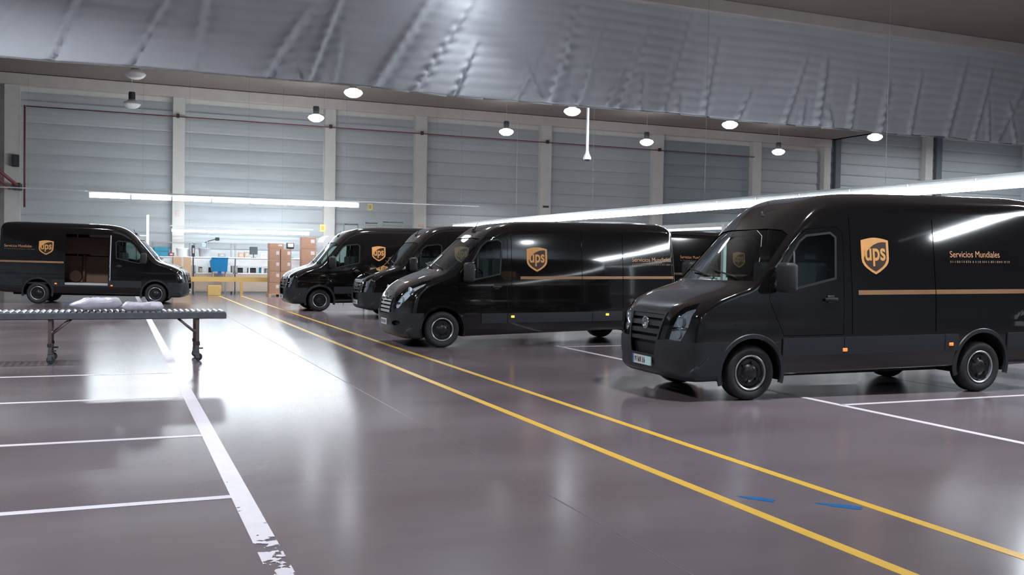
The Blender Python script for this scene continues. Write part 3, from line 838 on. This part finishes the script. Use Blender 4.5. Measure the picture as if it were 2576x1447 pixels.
CRAFTER = dict(
    L=5.90, rake=.012, roof=2.65, spine=.95,
    outline=[(.22, .25, .06, .30), (.09, .30, .20, .55), (.02, .45, .28, .62), (.0, .60, .30, .62), (.015, .78, .30, .62), (.05, .95, .28, .62), (.11, 1.09, .24, .60), (.24, 1.20, .16, .52),
             (.50, 1.32, .11, .45), (.76, 1.405, .10, .45), (.87, 1.445, .11, .52), (.93, 1.475, .12, .60), (1.01, 1.555, .14, .68), (1.30, 1.87, .15, .66), (1.60, 2.19, .15, .60), (1.80, 2.38, .16, .46), (2.00, 2.51, .17, .36),
             (2.25, 2.595, .18, .30), (2.60, 2.635, .18, .28), (3.50, 2.65, .18, .28), (4.80, 2.65, .18, .28), (5.55, 2.635, .17, .26), (5.76, 2.59, .13, .2), (5.84, 2.47, .08, .12), (5.865, 2.0, .06, .10),
             (5.89, 1.0, .06, .09), (5.90, .5, .06, .09), (5.86, .37, .05, .07), (5.70, .33, .04, .05), (4.0, .32, .03, .04), (2.5, .31, .03, .04), (1.5, .30, .03, .04), (.8, .275, .03, .05)],
    wz=[.2, .45, .75, .90, 1.0, 1.08, 1.2, 1.38, 1.8, 2.1, 2.4, 2.7], wv=[.955, .975, .992, .992, .984, .986, .984, .972, .930, .896, .860, .82],
    wheels=(1.0, 4.67), arch=.435, lip=.045, arch_plastic=True,
    bumper=(.60, .735), grille=(.50, .34, 1.085, .47), slats=[(1.03, .030), (.93, .030), (.83, .030), (.735, .026)], _slats=[], m_surround=M_plast, m_slat=M_plast,
    badge=(.035, .93, .085), badge_kind='ring',
    headlamp=[(.53, .755), (.80, .745), (.87, .90), (.885, 1.12), (.83, 1.215), (.70, 1.16), (.60, 1.03)], bulbs=[(.70, .98, .17, .075), (.69, .83, .15, .06)], hl_bar=((.075, .56, .895), (.20, .83, .895)), m_hl=M_hlhouse,
    screen=[(-.925, 1.485), (.925, 1.485), (.83, 2.08), (.70, 2.14), (.45, 2.16), (-.45, 2.16), (-.70, 2.14), (-.83, 2.08)],
    window=[(1.36, 1.46), (1.52, 1.38), (2.24, 1.53), (2.27, 2.04), (2.20, 2.09), (1.84, 2.05), (1.74, 1.98)], win_div=[(1.62, 1.42, 1.86)],
    door=[(1.46, .80), (2.36, .80), (2.39, 2.10), (2.30, 2.18), (1.83, 2.14), (1.66, 2.00), (1.27, 1.50), (1.25, 1.25)],
    handle=(2.16, 1.25), seams=[(2.50, .8, 2.3), (3.86, .8, 2.3)],
    trims=[(1.44, 2.36), (2.37, 4.00), (4.01, 4.235), (5.105, 5.80)], trimz=(.545, .765), stripe=(2.60, 5.82, 1.335, .030), emblem=(2.67, 3.11, 1.57, 2.05), emblem_open=(4.21, 4.66),
    slide=[(2.50, .60), (3.84, .60), (3.84, 2.28), (2.50, 2.28)],
    text=(4.13, 5.00, 1.80, .085), mirror=(1.36, 1.55), markers=[(2.38, .60), (4.11, .63)], m_marker=M_orange,
    plate=(-.012, .445, .52, .115), plate_bright=True, cab=(1.02, 1.50), bulk=2.46,
    wipers=[((.98, -.62, 1.53), (1.06, .05, 1.62)), ((.97, -.02, 1.53), (1.05, .62, 1.62))], aerial=(1.78, 2.36))
MASTER = dict(
    L=6.05, rake=.011, roof=2.47, spine=.90,
    outline=[(.24, .18, .06, .30), (.10, .23, .22, .58), (.02, .38, .32, .70), (.0, .55, .34, .72), (.01, .74, .34, .72), (.05, .92, .34, .72), (.13, 1.06, .30, .70), (.27, 1.19, .24, .64),
             (.48, 1.305, .17, .56), (.72, 1.40, .14, .54), (.92, 1.475, .14, .60), (1.02, 1.55, .16, .70), (1.32, 1.82, .17, .70), (1.64, 2.10, .17, .62), (1.86, 2.27, .18, .48), (2.06, 2.37, .19, .38),
             (2.35, 2.435, .19, .30), (2.9, 2.46, .19, .28), (4.2, 2.47, .19, .28), (5.5, 2.465, .19, .27), (5.80, 2.43, .17, .24), (5.95, 2.32, .12, .18), (6.0, 2.0, .09, .15),
             (6.04, 1.0, .08, .12), (6.05, .45, .07, .10), (6.0, .32, .05, .07), (5.8, .28, .04, .05), (4.2, .26, .03, .04), (2.5, .23, .03, .04), (1.5, .21, .03, .04), (.8, .19, .03, .05)],
    wz=[.15, .35, .60, .80, .95, 1.05, 1.2, 1.45, 1.8, 2.1, 2.35, 2.5], wv=[.985, 1.005, 1.02, 1.02, 1.012, 1.012, 1.01, 1.0, .975, .945, .915, .89],
    wheels=(.88, 5.20), arch=.425, lip=.03, arch_plastic=False,
    bumper=(.50, .665), grille=(.60, .40, .94, .44), slats=[(.90, .022), (.825, .022), (.75, .022), (.675, .024)], _slats=[], m_surround=M_black, m_slat=M_alu,
    badge=(.03, .99, .065), badge_kind='diamond', fog=(.66, .47, .15, .05),
    headlamp=[(.49, .80), (.60, .725), (.74, .76), (.89, .93), (.985, 1.18), (.965, 1.29), (.85, 1.27), (.66, 1.10)], bulbs=[(.82, 1.09, .30, .07), (.68, .91, .19, .07)], hl_bar=((.09, .55, .845), (.20, .76, .845)), m_hl=M_reflector,
    screen=[(-.965, 1.495), (.965, 1.495), (.87, 2.03), (.74, 2.10), (.45, 2.125), (-.45, 2.125), (-.74, 2.10), (-.87, 2.03)],
    window=[(1.36, 1.42), (1.50, 1.31), (2.04, 1.42), (2.09, 2.02), (2.02, 2.07), (1.80, 2.04), (1.68, 1.94)], win_div=[(1.58, 1.34, 1.80)],
    door=[(1.34, .70), (2.18, .70), (2.22, 2.08), (2.14, 2.15), (1.80, 2.12), (1.62, 1.97), (1.25, 1.46), (1.20, 1.15)],
    handle=(1.98, 1.16), seams=[(2.30, .70, 2.2), (3.83, .70, 2.25), (4.76, .70, 2.25)],
    trims=[(1.66, 2.20), (2.21, 4.05), (4.06, 4.74), (5.66, 5.95)], trimz=(.455, .645), stripe=(2.48, 5.96, 1.335, .028), emblem=(2.62, 3.06, 1.455, 1.94), emblem_open=(4.21, 4.66),
    slide=[(2.4, .6), (3.7, .6), (3.7, 2.2), (2.4, 2.2)],
    text=(4.98, 5.90, 1.665, .085), mirror=(1.34, 1.46), markers=[(2.31, .575), (4.39, .585)], m_marker=M_amber,
    plate=(-.012, .47, .46, .115), plate_bright=False, cab=(1.04, 1.49), bulk=2.28,
    wipers=[((.97, -.66, 1.51), (1.05, .05, 1.60)), ((.96, -.02, 1.51), (1.04, .66, 1.60))], aerial=(1.84, 2.27))

def place(root, wheel_x, wx, wy, ang, rake, label, group='black delivery vans with a gold shield emblem'):
    """stand a van so that its front near-side wheel touches (wx, wy)"""
    tag(root, label, 'van', group)
    root.rotation_euler = (0, -rake, ang)
    R3 = root.rotation_euler.to_matrix()
    s = -1 if abs(ang) < 1.5 else 1
    p = R3 @ Vector((wheel_x, s*.96, 0))
    root.location = Vector((wx, wy, 0))-p
crafter = build_van(CRAFTER, 'delivery_van')
near = crafter
place(near, 1.0, 7.32, 9.78, math.radians(-3.1), .012, 'near black delivery van with a trapezoid grille and a cyan-lit number plate')
v2 = copy_tree(crafter); place(v2, 1.0, 7.40, 26.0, 0, .012, 'black delivery van half hidden behind the van with bright grille bars')
v1 = copy_tree(crafter); place(v1, 1.0, 5.91, 29.72, 0, .012, 'farthest black delivery van in the row, its nose beside the carton stacks')
far = copy_tree(crafter); place(far, 1.0, 19.6, 24.4, PI, .012, 'black delivery van across the belt conveyor, seen in the gap behind a van')
master = build_van(MASTER, 'delivery_van')
place(master, .88, 5.80, 17.36, math.radians(-.9), .011, 'black delivery van with bright grille bars, large headlamps and a diamond badge')
openv = build_van(CRAFTER, 'delivery_van', open_side=1)
place(openv, 1.0, 1.27, 34.38, PI+math.radians(-10.0), .012, 'black delivery van with its sliding door open, behind the roller conveyor')
# ------------------------------------------------------------------ roller conveyor with two mailing bags
def roller_conveyor():
    t = thing('roller_conveyor', 'long gravity roller conveyor on castor legs, grey side rails', 'conveyor', (0, 0, 0))
    yn, yf, x0, x1 = 15.95, 16.62, -2.75, 1.66
    for y in (yn, yf):
        MB().box(x0, x1, y-.02, y+.02, .675, .775).box(x0, x1, y-.02, y+.035 if y == yn else y+.02, .675, .683).build('side_rail', M_galv, t)
    MB().box(x1-.01, x1+.01, yn, yf, .675, .76).build('end_plate', M_galv, t)
    me = MB().tube((0, yn+.022, 0), (0, yf-.022, 0), .031, 12).mesh('roller', M_roll)
    x = x0+.06
    while x < x1-.03:
        link('roller', me, t, (x, 0, .768)); x += .088
    for X, d in ((1.23, -1), (-.90, 1)):
        for y in (yn+.03, yf-.03):
            lg = MB().box(X-.025, X+.025, y-.02, y+.02, .14, .70).build('leg', M_legb, t)
            MB().box(X-.035, X+.035, y-.03, y+.03, .26, .31).tube((X, y, .20), (X+.09, y, .20), .012, 6).build('clamp', M_dark, lg)
            MB().tube((X+d*.02, y, .44), (X+d*.30, y, .68), .018, 8).build('brace', M_legb, t)
            c = MB().box(X-.03, X+.03, y-.024, y-.018, .05, .15).box(X-.03, X+.03, y+.018, y+.024, .05, .15).box(X-.03, X+.03, y-.024, y+.024, .145, .155).build('castor', M_galv, t)
            MB().lathe([(.02, -.016), (.055, -.016), (.062, -.008), (.062, .008), (.055, .016), (.02, .016)], 20, 'Y', (X+.015, y, .062)).build('castor_wheel', M_dark, c)
        MB().box(X-.02, X+.02, yn+.03, yf-.03, .42, .46).build('cross_bar', M_legb, t)
roller_conveyor()
def mailer(x, y, z, L, Wd, H, rz, ry, label, seed, tail):
    """soft plastic mailing bag: rounded slab with sealed flat ends and creases"""
    r = random.Random(seed); nx, ny = 26, 16; vs = []; fs = []
    for lay in (1, 0):
        for i in range(nx+1):
            for j in range(ny+1):
                u = -1+2*i/nx; v = -1+2*j/ny
                e = min(1., max(0., (u+1)/tail))**.8 * max(0., 1-max(0., u)**14)**.3
                k = e*max(0, 1-abs(v)**7)**.33
                zz = H*.5*k if lay else -H*.5*k
                if lay: zz += (.010*math.sin(4*u+2*v+seed)+.007*math.sin(9*v-6*u+seed)-.020*math.exp(-((u-.25+.25*v)/.05)**2)-.016*math.exp(-((u+.35-.3*v)/.05)**2)-.014*math.exp(-((v+.2*u-.3)/.05)**2))*k
                vs.append((u*L/2*(1-.03*k)+.01*math.sin(5*v+seed), v*Wd/2+.012*math.sin(6*u+seed), zz))
    n = (nx+1)*(ny+1)
    for l in (0, 1):
        for i in range(nx):
            for j in range(ny):
                a = l*n+i*(ny+1)+j; q = (a, a+ny+1, a+ny+2, a+1); fs.append(q if l == 0 else q[::-1])
    mb = MB().add(vs, fs, True)
    lo = min(v[2] for v in vs)
    o = link('mailing_bag', None, None, (x, y, z)); o.rotation_euler = (0, ry, rz)
    tag(o, label, 'parcel', 'mailing bags on the roller conveyor')
    mb.build('bag', M_bag, o, sharp=180)
    MB().bbox(-L*.12, L*.2, -Wd*.2, Wd*.1, H*.40, H*.515, .004, 1).build('address_label', M_label, o)
mailer(-.27, 16.27, .900, .74, .52, .17, .05, -.05, 'taller crumpled pale plastic mailing bag lying tilted on the roller conveyor', 1, .55)
mailer(.41, 16.25, .858, .62, .50, .12, -.03, .0, 'flatter pale plastic mailing bag lying level on the roller conveyor', 4, .18)

# ------------------------------------------------------------------ belt conveyor behind the parked vans
def belt_conveyor():
    t = thing('belt_conveyor', 'long belt conveyor with pale steel posts behind the parked vans', 'conveyor')
    x0, x1 = 13.05, 13.95
    for x in (x0, x1): MB().box(x-.03, x+.03, 8, 40, .82, 1.02).build('side_rail', M_rail, t)
    MB().bbox(x0+.03, x1-.03, 8, 40, .90, .96, .01, 1).build('belt', M_dark, t)
    for y in (9.5, 14, 18.5, 22.5, 27, 31.5, 36):
        for x in (x0-.05, x1+.05):
            MB().box(x-.04, x+.04, y-.05, y+.05, 0, 2.62).build('post', M_white, t)
    for x in (x0-.05, x1+.05): MB().box(x-.03, x+.03, 9.4, 36.1, 2.56, 2.66).build('top_beam', M_rail, t)
    for y in (9.5, 14, 18.5, 22.5, 27, 31.5, 36): MB().box(x0-.05, x1+.05, y-.03, y+.03, 2.56, 2.64).build('cross_beam', M_rail, t)
belt_conveyor()
# boxes on the belt, seen in the gap between two vans
for (x, y, w, d, h, m, lb) in ((13.3, 19.2, .34, .4, .42, M_white, 'pale grey box on the belt conveyor behind the vans'), (13.55, 20.4, .4, .4, .40, M_cardt, 'beige box on the belt conveyor behind the vans')):
    t = thing('parcel_box', lb, 'box', (x, y, .96), .2)
    MB().bbox(-w/2, w/2, -d/2, d/2, 0, h, .006, 1).build('carton_body', m, t)
    MB().box(-.025, .025, -d/2-.001, d/2+.001, h-.03, h+.001).build('tape', M_label, t)

# ------------------------------------------------------------------ packing benches at the far wall
def bench(x0, x1, label):
    t = thing('packing_bench', label, 'bench', ((x0+x1)/2, 43.8, 0)); w = (x1-x0)/2
    MB().bbox(-w, w, -.50, .45, 1.56, 1.62, .008, 1).build('top', M_white, t)
    MB().box(-w, w, -.46, -.43, 1.25, 1.56).build('apron', M_white, t)
    MB().box(-w, w, -.45, .4, .90, .94).build('shelf', M_white, t)
    MB().box(-w, w, -.46, -.43, .12, .90).build('front_panel', M_cream, t)
    for x in (-w+.04, w-.04):
        for y in (-.42, .38): MB().box(x-.03, x+.03, y-.03, y+.03, 0, 1.56).build('leg', M_grey, t)
    for x in (-w*.33, w*.33): MB().box(x-.03, x+.03, -.44, -.38, .94, 1.25).build('divider', M_white, t)
    for x in (-w+.06, w-.06):
        MB().box(x-.035, x+.035, .30, .37, 1.62, 2.26).build('upright', M_grey, t)
    MB().box(-w, w, .22, .42, 2.20, 2.24).build('upper_shelf', M_grey, t)
    return t
bench(1.45, 3.10, 'pale packing bench behind the nose of the van with the open door')
bench(3.16, 4.86, 'pale packing bench with a blue bin in front of it')
bench(4.92, 6.62, 'pale packing bench just beside the tall carton stack')
bench(6.68, 8.60, 'pale packing bench behind the carton stacks')
def crate(x, y, z, w, d, h, m, label, grp):
    t = thing('storage_crate', label, 'crate', (x, y, z), 0, grp)
    b = MB().box(-w/2, w/2, -d/2, -d/2+.015, 0, h).box(-w/2, w/2, d/2-.015, d/2, 0, h).box(-w/2, -w/2+.015, -d/2, d/2, 0, h).box(w/2-.015, w/2, -d/2, d/2, 0, h).box(-w/2, w/2, -d/2, d/2, 0, .015)
    b.build('tub', m, t)
    MB().box(-w/2-.015, w/2+.015, -d/2-.018, -d/2, h-.04, h).box(-w/2-.015, w/2+.015, d/2, d/2+.018, h-.04, h).build('rim', m, t)
crate(1.85, 43.75, 1.62, .60, .42, .19, M_lblue, 'lower light blue crate on the bench end by the open-door van', 'light blue crates')
crate(1.85, 43.75, 1.82, .60, .42, .19, M_lblue, 'upper light blue crate stacked on the bench end by the open-door van', 'light blue crates')
# blue bin hung on the bench front
t = thing('waste_bin', 'dark blue plastic bin on a stand in front of the benches', 'bin', (4.15, 42.85, 0))
MB().prism([(-.30, 1.0), (.33, 1.0), (.36, 1.59), (-.26, 1.59), (-.37, 1.45)], 'Y', -.22, .22).build('tub', M_blue, t)
MB().bbox(-.30, .38, -.24, .24, 1.56, 1.60, .01, 1).build('rim', M_blue, t)
MB().box(-.05, .09, -.2, -.1, .86, 1.0).build('outlet', M_blueband, t)
for x in (-.25, .28):
    for y in (-.18, .18): MB().box(x-.02, x+.02, y-.02, y+.02, 0, 1.0).build('leg', M_grey, t)
# things on the benches
def pot(x, y, z, r, h, m, label, cat='tub'):
    t = thing('storage_tub', label, cat, (x, y, z))
    MB().lathe([(.001, 0), (r*.85, 0), (r*.9, .02), (r, h*.9), (r*1.03, h), (r*.95, h), (r*.8, .04), (.001, .03)], 20).build('tub', m, t)
    MB().lathe([(r*1.05, h-.03), (r*1.05, h+.015), (.001, h+.03)], 20).build('lid', m, t)
pot(2.72, 43.7, 1.62, .26, .34, M_white, 'white round tub on the bench between blue crates and blue bin')
pot(3.62, 43.7, 1.62, .24, .36, M_alu, 'shiny grey round tub on the bench behind the blue bin')
def monitor(x, y, z, label, w=.42, h=.30):
    t = thing('computer_monitor', label, 'monitor', (x, y, z))
    MB().bbox(-w/2, w/2, -.02, .02, .14, .14+h, .008, 1).build('screen_frame', M_dark, t)
    MB().box(-w/2+.02, w/2-.02, -.024, -.02, .16, .12+h).build('screen', mat('screen_grey', (.10, .12, .13), .15), t)
    MB().tube((0, .01, 0), (0, .01, .15), .02, 8).bbox(-.11, .11, -.08, .08, 0, .02, .006, 1).build('stand', M_dark, t)
monitor(5.72, 43.75, 1.62, 'dark monitor on the bench beside the tall carton stack', .34, .34)
t = thing('desk_lamp', 'small lamp with pale hood and teal base standing above the carton stack end', 'lamp', (7.30, 43.6, 1.62))
MB().bbox(-.16, .16, -.12, .12, .42, .70, .03, 2).build('hood', M_dark, t)
MB().bbox(-.12, .12, -.135, -.118, .50, .66, .004, 1).build('panel', M_white, t)
MB().tube((0, 0, 0), (0, 0, .42), .035, 10).bbox(-.14, .14, -.1, .1, 0, .05, .01, 1).build('stand', M_lblue, t)
rr = random.Random(11)
for i, (x, w, h, m, nm) in enumerate([(5.15, .22, .22, M_cardt, 'beige'), (5.40, .2, .26, M_tan, 'tan'), (6.12, .26, .20, M_white, 'white'), (2.25, .22, .16, M_redp, 'red'), (3.15, .12, .5, M_dark, 'dark tall'), (4.35, .3, .16, M_grey, 'grey')]):
    t = thing('supply_box', '%s small box among the supplies on the benches' % nm, 'box', (x, 43.62, 1.62))
    MB().bbox(-w/2, w/2, -.15, .15, 0, h, .008, 1).build('carton_body', m, t)
    MB().box(-w/4, w/4, -.153, -.15, h*.3, h*.75).build('label_patch', M_label, t)
for i, (x, w, h, m, nm) in enumerate([(5.10, .26, .22, M_dark, 'first dark'), (5.62, .34, .22, M_dark, 'second dark'), (6.02, .12, .24, M_lblue, 'narrow teal'), (6.35, .3, .2, M_grey, 'low grey'), (3.45, .14, .24, M_tan, 'tan'), (3.85, .12, .22, M_dark, 'slim dark')]):
    t = thing('file_bin', '%s bin on the lower shelf of the benches' % nm, 'bin', (x, 43.6, .94))
    MB().box(-w/2, w/2, -.15, -.135, 0, h*.8).box(-w/2, -w/2+.012, -.15, .15, 0, h).box(w/2-.012, w/2, -.15, .15, 0, h).box(-w/2, w/2, .135, .15, 0, h).box(-w/2, w/2, -.15, .15, 0, .012).build('tub', m, t)
# pale carton standing before the first bench
t = thing('carton', 'large pale peach carton by the nose of the open-door van', 'box', (2.66, 43.0, 0))
MB().bbox(-.38, .36, -.22, .22, .0, 1.60, .012, 1).build('carton_body', M_cardt, t)
MB().box(-.04, .04, -.223, .223, 1.2, 1.603).build('tape', M_label, t)
# microphone-like camera arms over the bench
t = thing('scanner_arm', 'dark jointed scanner arm reaching over the benches', 'scanner', (3.75, 44.0, 1.62))
MB().tube((0, 0, 0), (0, 0, .70), .03, 8).build('post', M_grey, t)
MB().tube((0, 0, .68), (.42, -.05, .80), .022, 8).tube((0, 0, .68), (-.12, -.05, .58), .022, 8).build('arm', M_dark, t)
MB().bbox(.34, .52, -.12, .04, .72, .88, .02, 1).build('head', M_dark, t)
MB().bbox(-.2, -.04, -.14, .02, .42, .60, .03, 2).build('lamp_head', mat('pale_teal', (.45, .62, .64), .4), t)

# yellow guard rail in front of the benches
t = thing('guard_rail', 'low yellow guard rail with a solid middle block before the benches', 'barrier', (0, 42.15, 0))
MB().box(2.72, 6.2, -.05, .05, .58, .78).build('rail', M_yel, t)
for x in (2.80, 5.02): MB().box(x-.06, x+.06, -.05, .05, 0, .58).build('post', M_yel, t)
MB().bbox(3.63, 4.17, -.14, .1, 0, .42, .01, 1).build('block', M_yel, t)
t = thing('upright_post', 'thin white upright post rising behind the open-door van', 'post', (1.23, 41.4, 0))
MB().bbox(-.05, .05, -.05, .05, 0, 3.28, .01, 1).build('shaft', M_white, t)
MB().box(-.12, .12, -.12, .12, 0, .015).build('foot_plate', M_grey, t)
MB().box(-1.5, .0, -.02, .02, 2.42, 2.46).build('arm', M_white, t)

# ------------------------------------------------------------------ carton stacks
def carton_meshes(w, d, h, m):
    b = MB().bbox(-w/2, w/2, -d/2, d/2, 0.002, h-.002, .008, 1).mesh('carton_body', m)
    l = MB().box(w*.12, w*.40, -d/2-.002, -d/2, h*.50, h*.80).mesh('shipping_label', M_label)
    tp = MB().box(-w/2-.001, w/2+.001, -.03, .03, h-.003, h).box(-w/2-.0015, -w/2+.001, -.03, .03, h*.7, h).build_mesh if False else MB().box(-w/2-.001, w/2+.001, -.03, .03, h-.004, h-.0005).mesh('tape', M_cardt)
    return b, l, tp
def carton(ms, x, y, z, rz, label, grp):
    t = thing('carton', label, 'box', (x, y, z), rz, grp)
    for n, me in zip(('carton_body', 'shipping_label', 'tape'), ms): link(n, me, t)
t = thing('pallet', 'low wooden pallet under the paired carton stack', 'pallet', (6.46, 41.3, 0))
for x in (-.42, 0, .42): MB().box(x-.05, x+.05, -.42, .42, 0, .09).build('bearer', M_cardt, t)
for k in range(5): MB().box(-.48, .48, -.42+k*.18, -.30+k*.18, .09, .115).build('slat', M_cardt, t)
mA = carton_meshes(.44, .56, .47, M_card)
LV = ['bottom', 'second', 'third', 'top']
for k in range(4):
    carton(mA, 6.235, 41.25, .116+k*.472, rr.uniform(-.03, .03), '%s carton of the column on the side of the benches in the paired stack' % LV[k], 'cartons of the paired stack')
    carton(mA, 6.70, 41.27, .116+k*.472, rr.uniform(-.03, .03), '%s carton of the column on the side of the vans in the paired stack' % LV[k], 'cartons of the paired stack')
carton(carton_meshes(.58, .5, .24, M_card), 6.30, 41.25, 2.006, .04, 'flat carton lying on top of the paired carton stack', 'cartons of the paired stack')
mB = carton_meshes(.62, .56, .51, M_card)
for k, n in enumerate(['lowest', 'second', 'third', 'fourth', 'topmost']):
    carton(mB, 7.84, 42.2, k*.512, rr.uniform(-.03, .03), '%s carton of the tall single stack beside the yellow sign' % n, 'cartons of the tall single stack')

# ------------------------------------------------------------------ fittings on the far wall
t = thing('sprinkler_pipe', 'thin red sprinkler pipe running along the far wall', 'pipe')
MB().tube((-3.50, 45.60, 7.9), (34.0, 45.60, 7.9), .026, 8).build('pipe_run', M_redp, t)
MB().tube((-3.56, 45.60, 7.93), (-3.56, 45.60, 3.6), .04, 8).build('riser', M_redp, t)
for x in (2.6, 9.5, 14.05, 20.9, 27.7): MB().box(x-.06, x+.06, 45.56, 45.72, 7.85, 8.02).build('bracket', M_dark, t)
t = thing('roof_brace', 'dark red diagonal steel brace beside the corner column', 'brace', (-4.9, 44.6, 4.45))
MB().tube((-.7, 0, 1.6), (1.15, 0, .0), .07, 8).tube((-.7, 0, 1.25), (.9, 0, -.15), .05, 8).build('diagonal', M_redp, t)
MB().tube((.45, 0, .8), (.45, 0, -.2), .05, 8).tube((-.7, 0, -.25), (.5, 0, -.25), .05, 8).build('strut', M_redp, t)
MB().box(.95, 1.25, .0, 1.15, -.15, .12).build('wall_bracket', M_dark, t)
t = thing('wall_speaker', 'dark box fixed high on the corner column', 'speaker', (-3.9, 45.6, 5.3))
MB().bbox(-.14, .14, -.12, .12, 0, .5, .015, 1).build('case', M_dark, t)
MB().box(-.05, .05, -.125, -.12, .06, .44).build('grille_cloth', M_trimcab, t)
def sign(x, y, z, w, h, m, label, face):
    t = thing('wall_sign', label, 'sign', (x, y, z))
    MB().bbox(-w/2, w/2, -.01, .01, -h/2, h/2, .003, 1).build('plate', m, t)
    MB().box(-w*.28, w*.28, -.013, -.01, -h*.3, h*.3).build('print', face, t)
sign(8.68, 43.2, 3.01, .24, .32, M_ysign, 'yellow square sign hanging beside the tall single carton stack', M_yel)
MB().tube((0, 0, .16), (0, 0, 6.2), .003, 5).build('cord', M_grey, bpy.data.objects['wall_sign'])
sign(11.56, 46.0, 4.2, .24, .32, M_ysign, 'yellow notice on the cladding between two columns', M_cardt)
sign(2.62, 45.70, 3.55, .16, .26, mat('notice_pink', (.72, .5, .46), .6), 'small pinkish notice on the column above the benches', M_label)
sign(14.1, 45.70, 3.35, .28, .12, mat('notice_orange', (.80, .42, .25), .6), 'small orange notice on the column behind the row of vans', M_label)
sign(20.9, 45.70, 4.55, .34, .10, M_dark, 'narrow dark plate on the column above the roof of a van', M_dgrey)
# hanging white pole with a bell end
t = thing('hanging_pole', 'white pole with a flared end hanging from the ceiling', 'fixture', (15.78, 31.0, 0))
MB().tube((0, 0, 5.62), (0, 0, CEIL), .05, 10).build('pole', M_white, t)
MB().lathe([(.055, 5.72), (.07, 5.62), (.14, 5.48), (.145, 5.40), (.001, 5.40)], 16).build('bell', M_white, t)
MB().lathe([(.09, 5.40), (.08, 5.34), (.001, 5.34)], 14).build('socket', M_dark, t)

# white covered trolley behind the farthest van and the dark railings over the vans
t = thing('covered_trolley', 'tall white covered trolley behind the farthest black van', 'trolley', (7.9, 36.0, 0))
prof = [(-.75, .30), (.95, .30), (.95, 2.58), (.2, 2.56), (-.55, 2.49), (-.68, 2.42), (-.75, 2.25)]
MB().prism(prof, 'Y', -.6, .6).build('cover', M_white, t)
MB().box(-.7, .9, -.55, .55, .2, .3).build('base_frame', M_grey, t)
for x in (-.55, .75):
    for y in (-.45, .45): MB().lathe([(.03, -.03), (.1, -.03), (.1, .03), (.03, .03)], 14, 'Y', (x, y, .1)).build('castor', M_dark, t)
for i, (x0, x1, y, z1) in enumerate(((8.86, 9.62, 33.4, 3.0), (8.50, 9.0, 34.6, 2.99), (8.25, 8.80, 36.9, 3.0))):
    t = thing('access_ladder', '%s dark tubular ladder frame showing above the roof of the farthest van' % ('largest', 'middle', 'smallest')[i], 'ladder', (0, 0, 0), 0, 'ladder frames behind the farthest van')
    for x in (x0, x1): MB().tube((x, y, 0), (x, y, z1), .025, 8).build('upright', M_rack, t)
    MB().tube((x0, y, z1), (x1, y, z1), .025, 8).build('top_bar', M_rack, t)
    for k in range(9): MB().tube((x0, y, .3+.3*k), (x1, y, .3+.3*k), .014, 6).build('rung', M_rack, t)
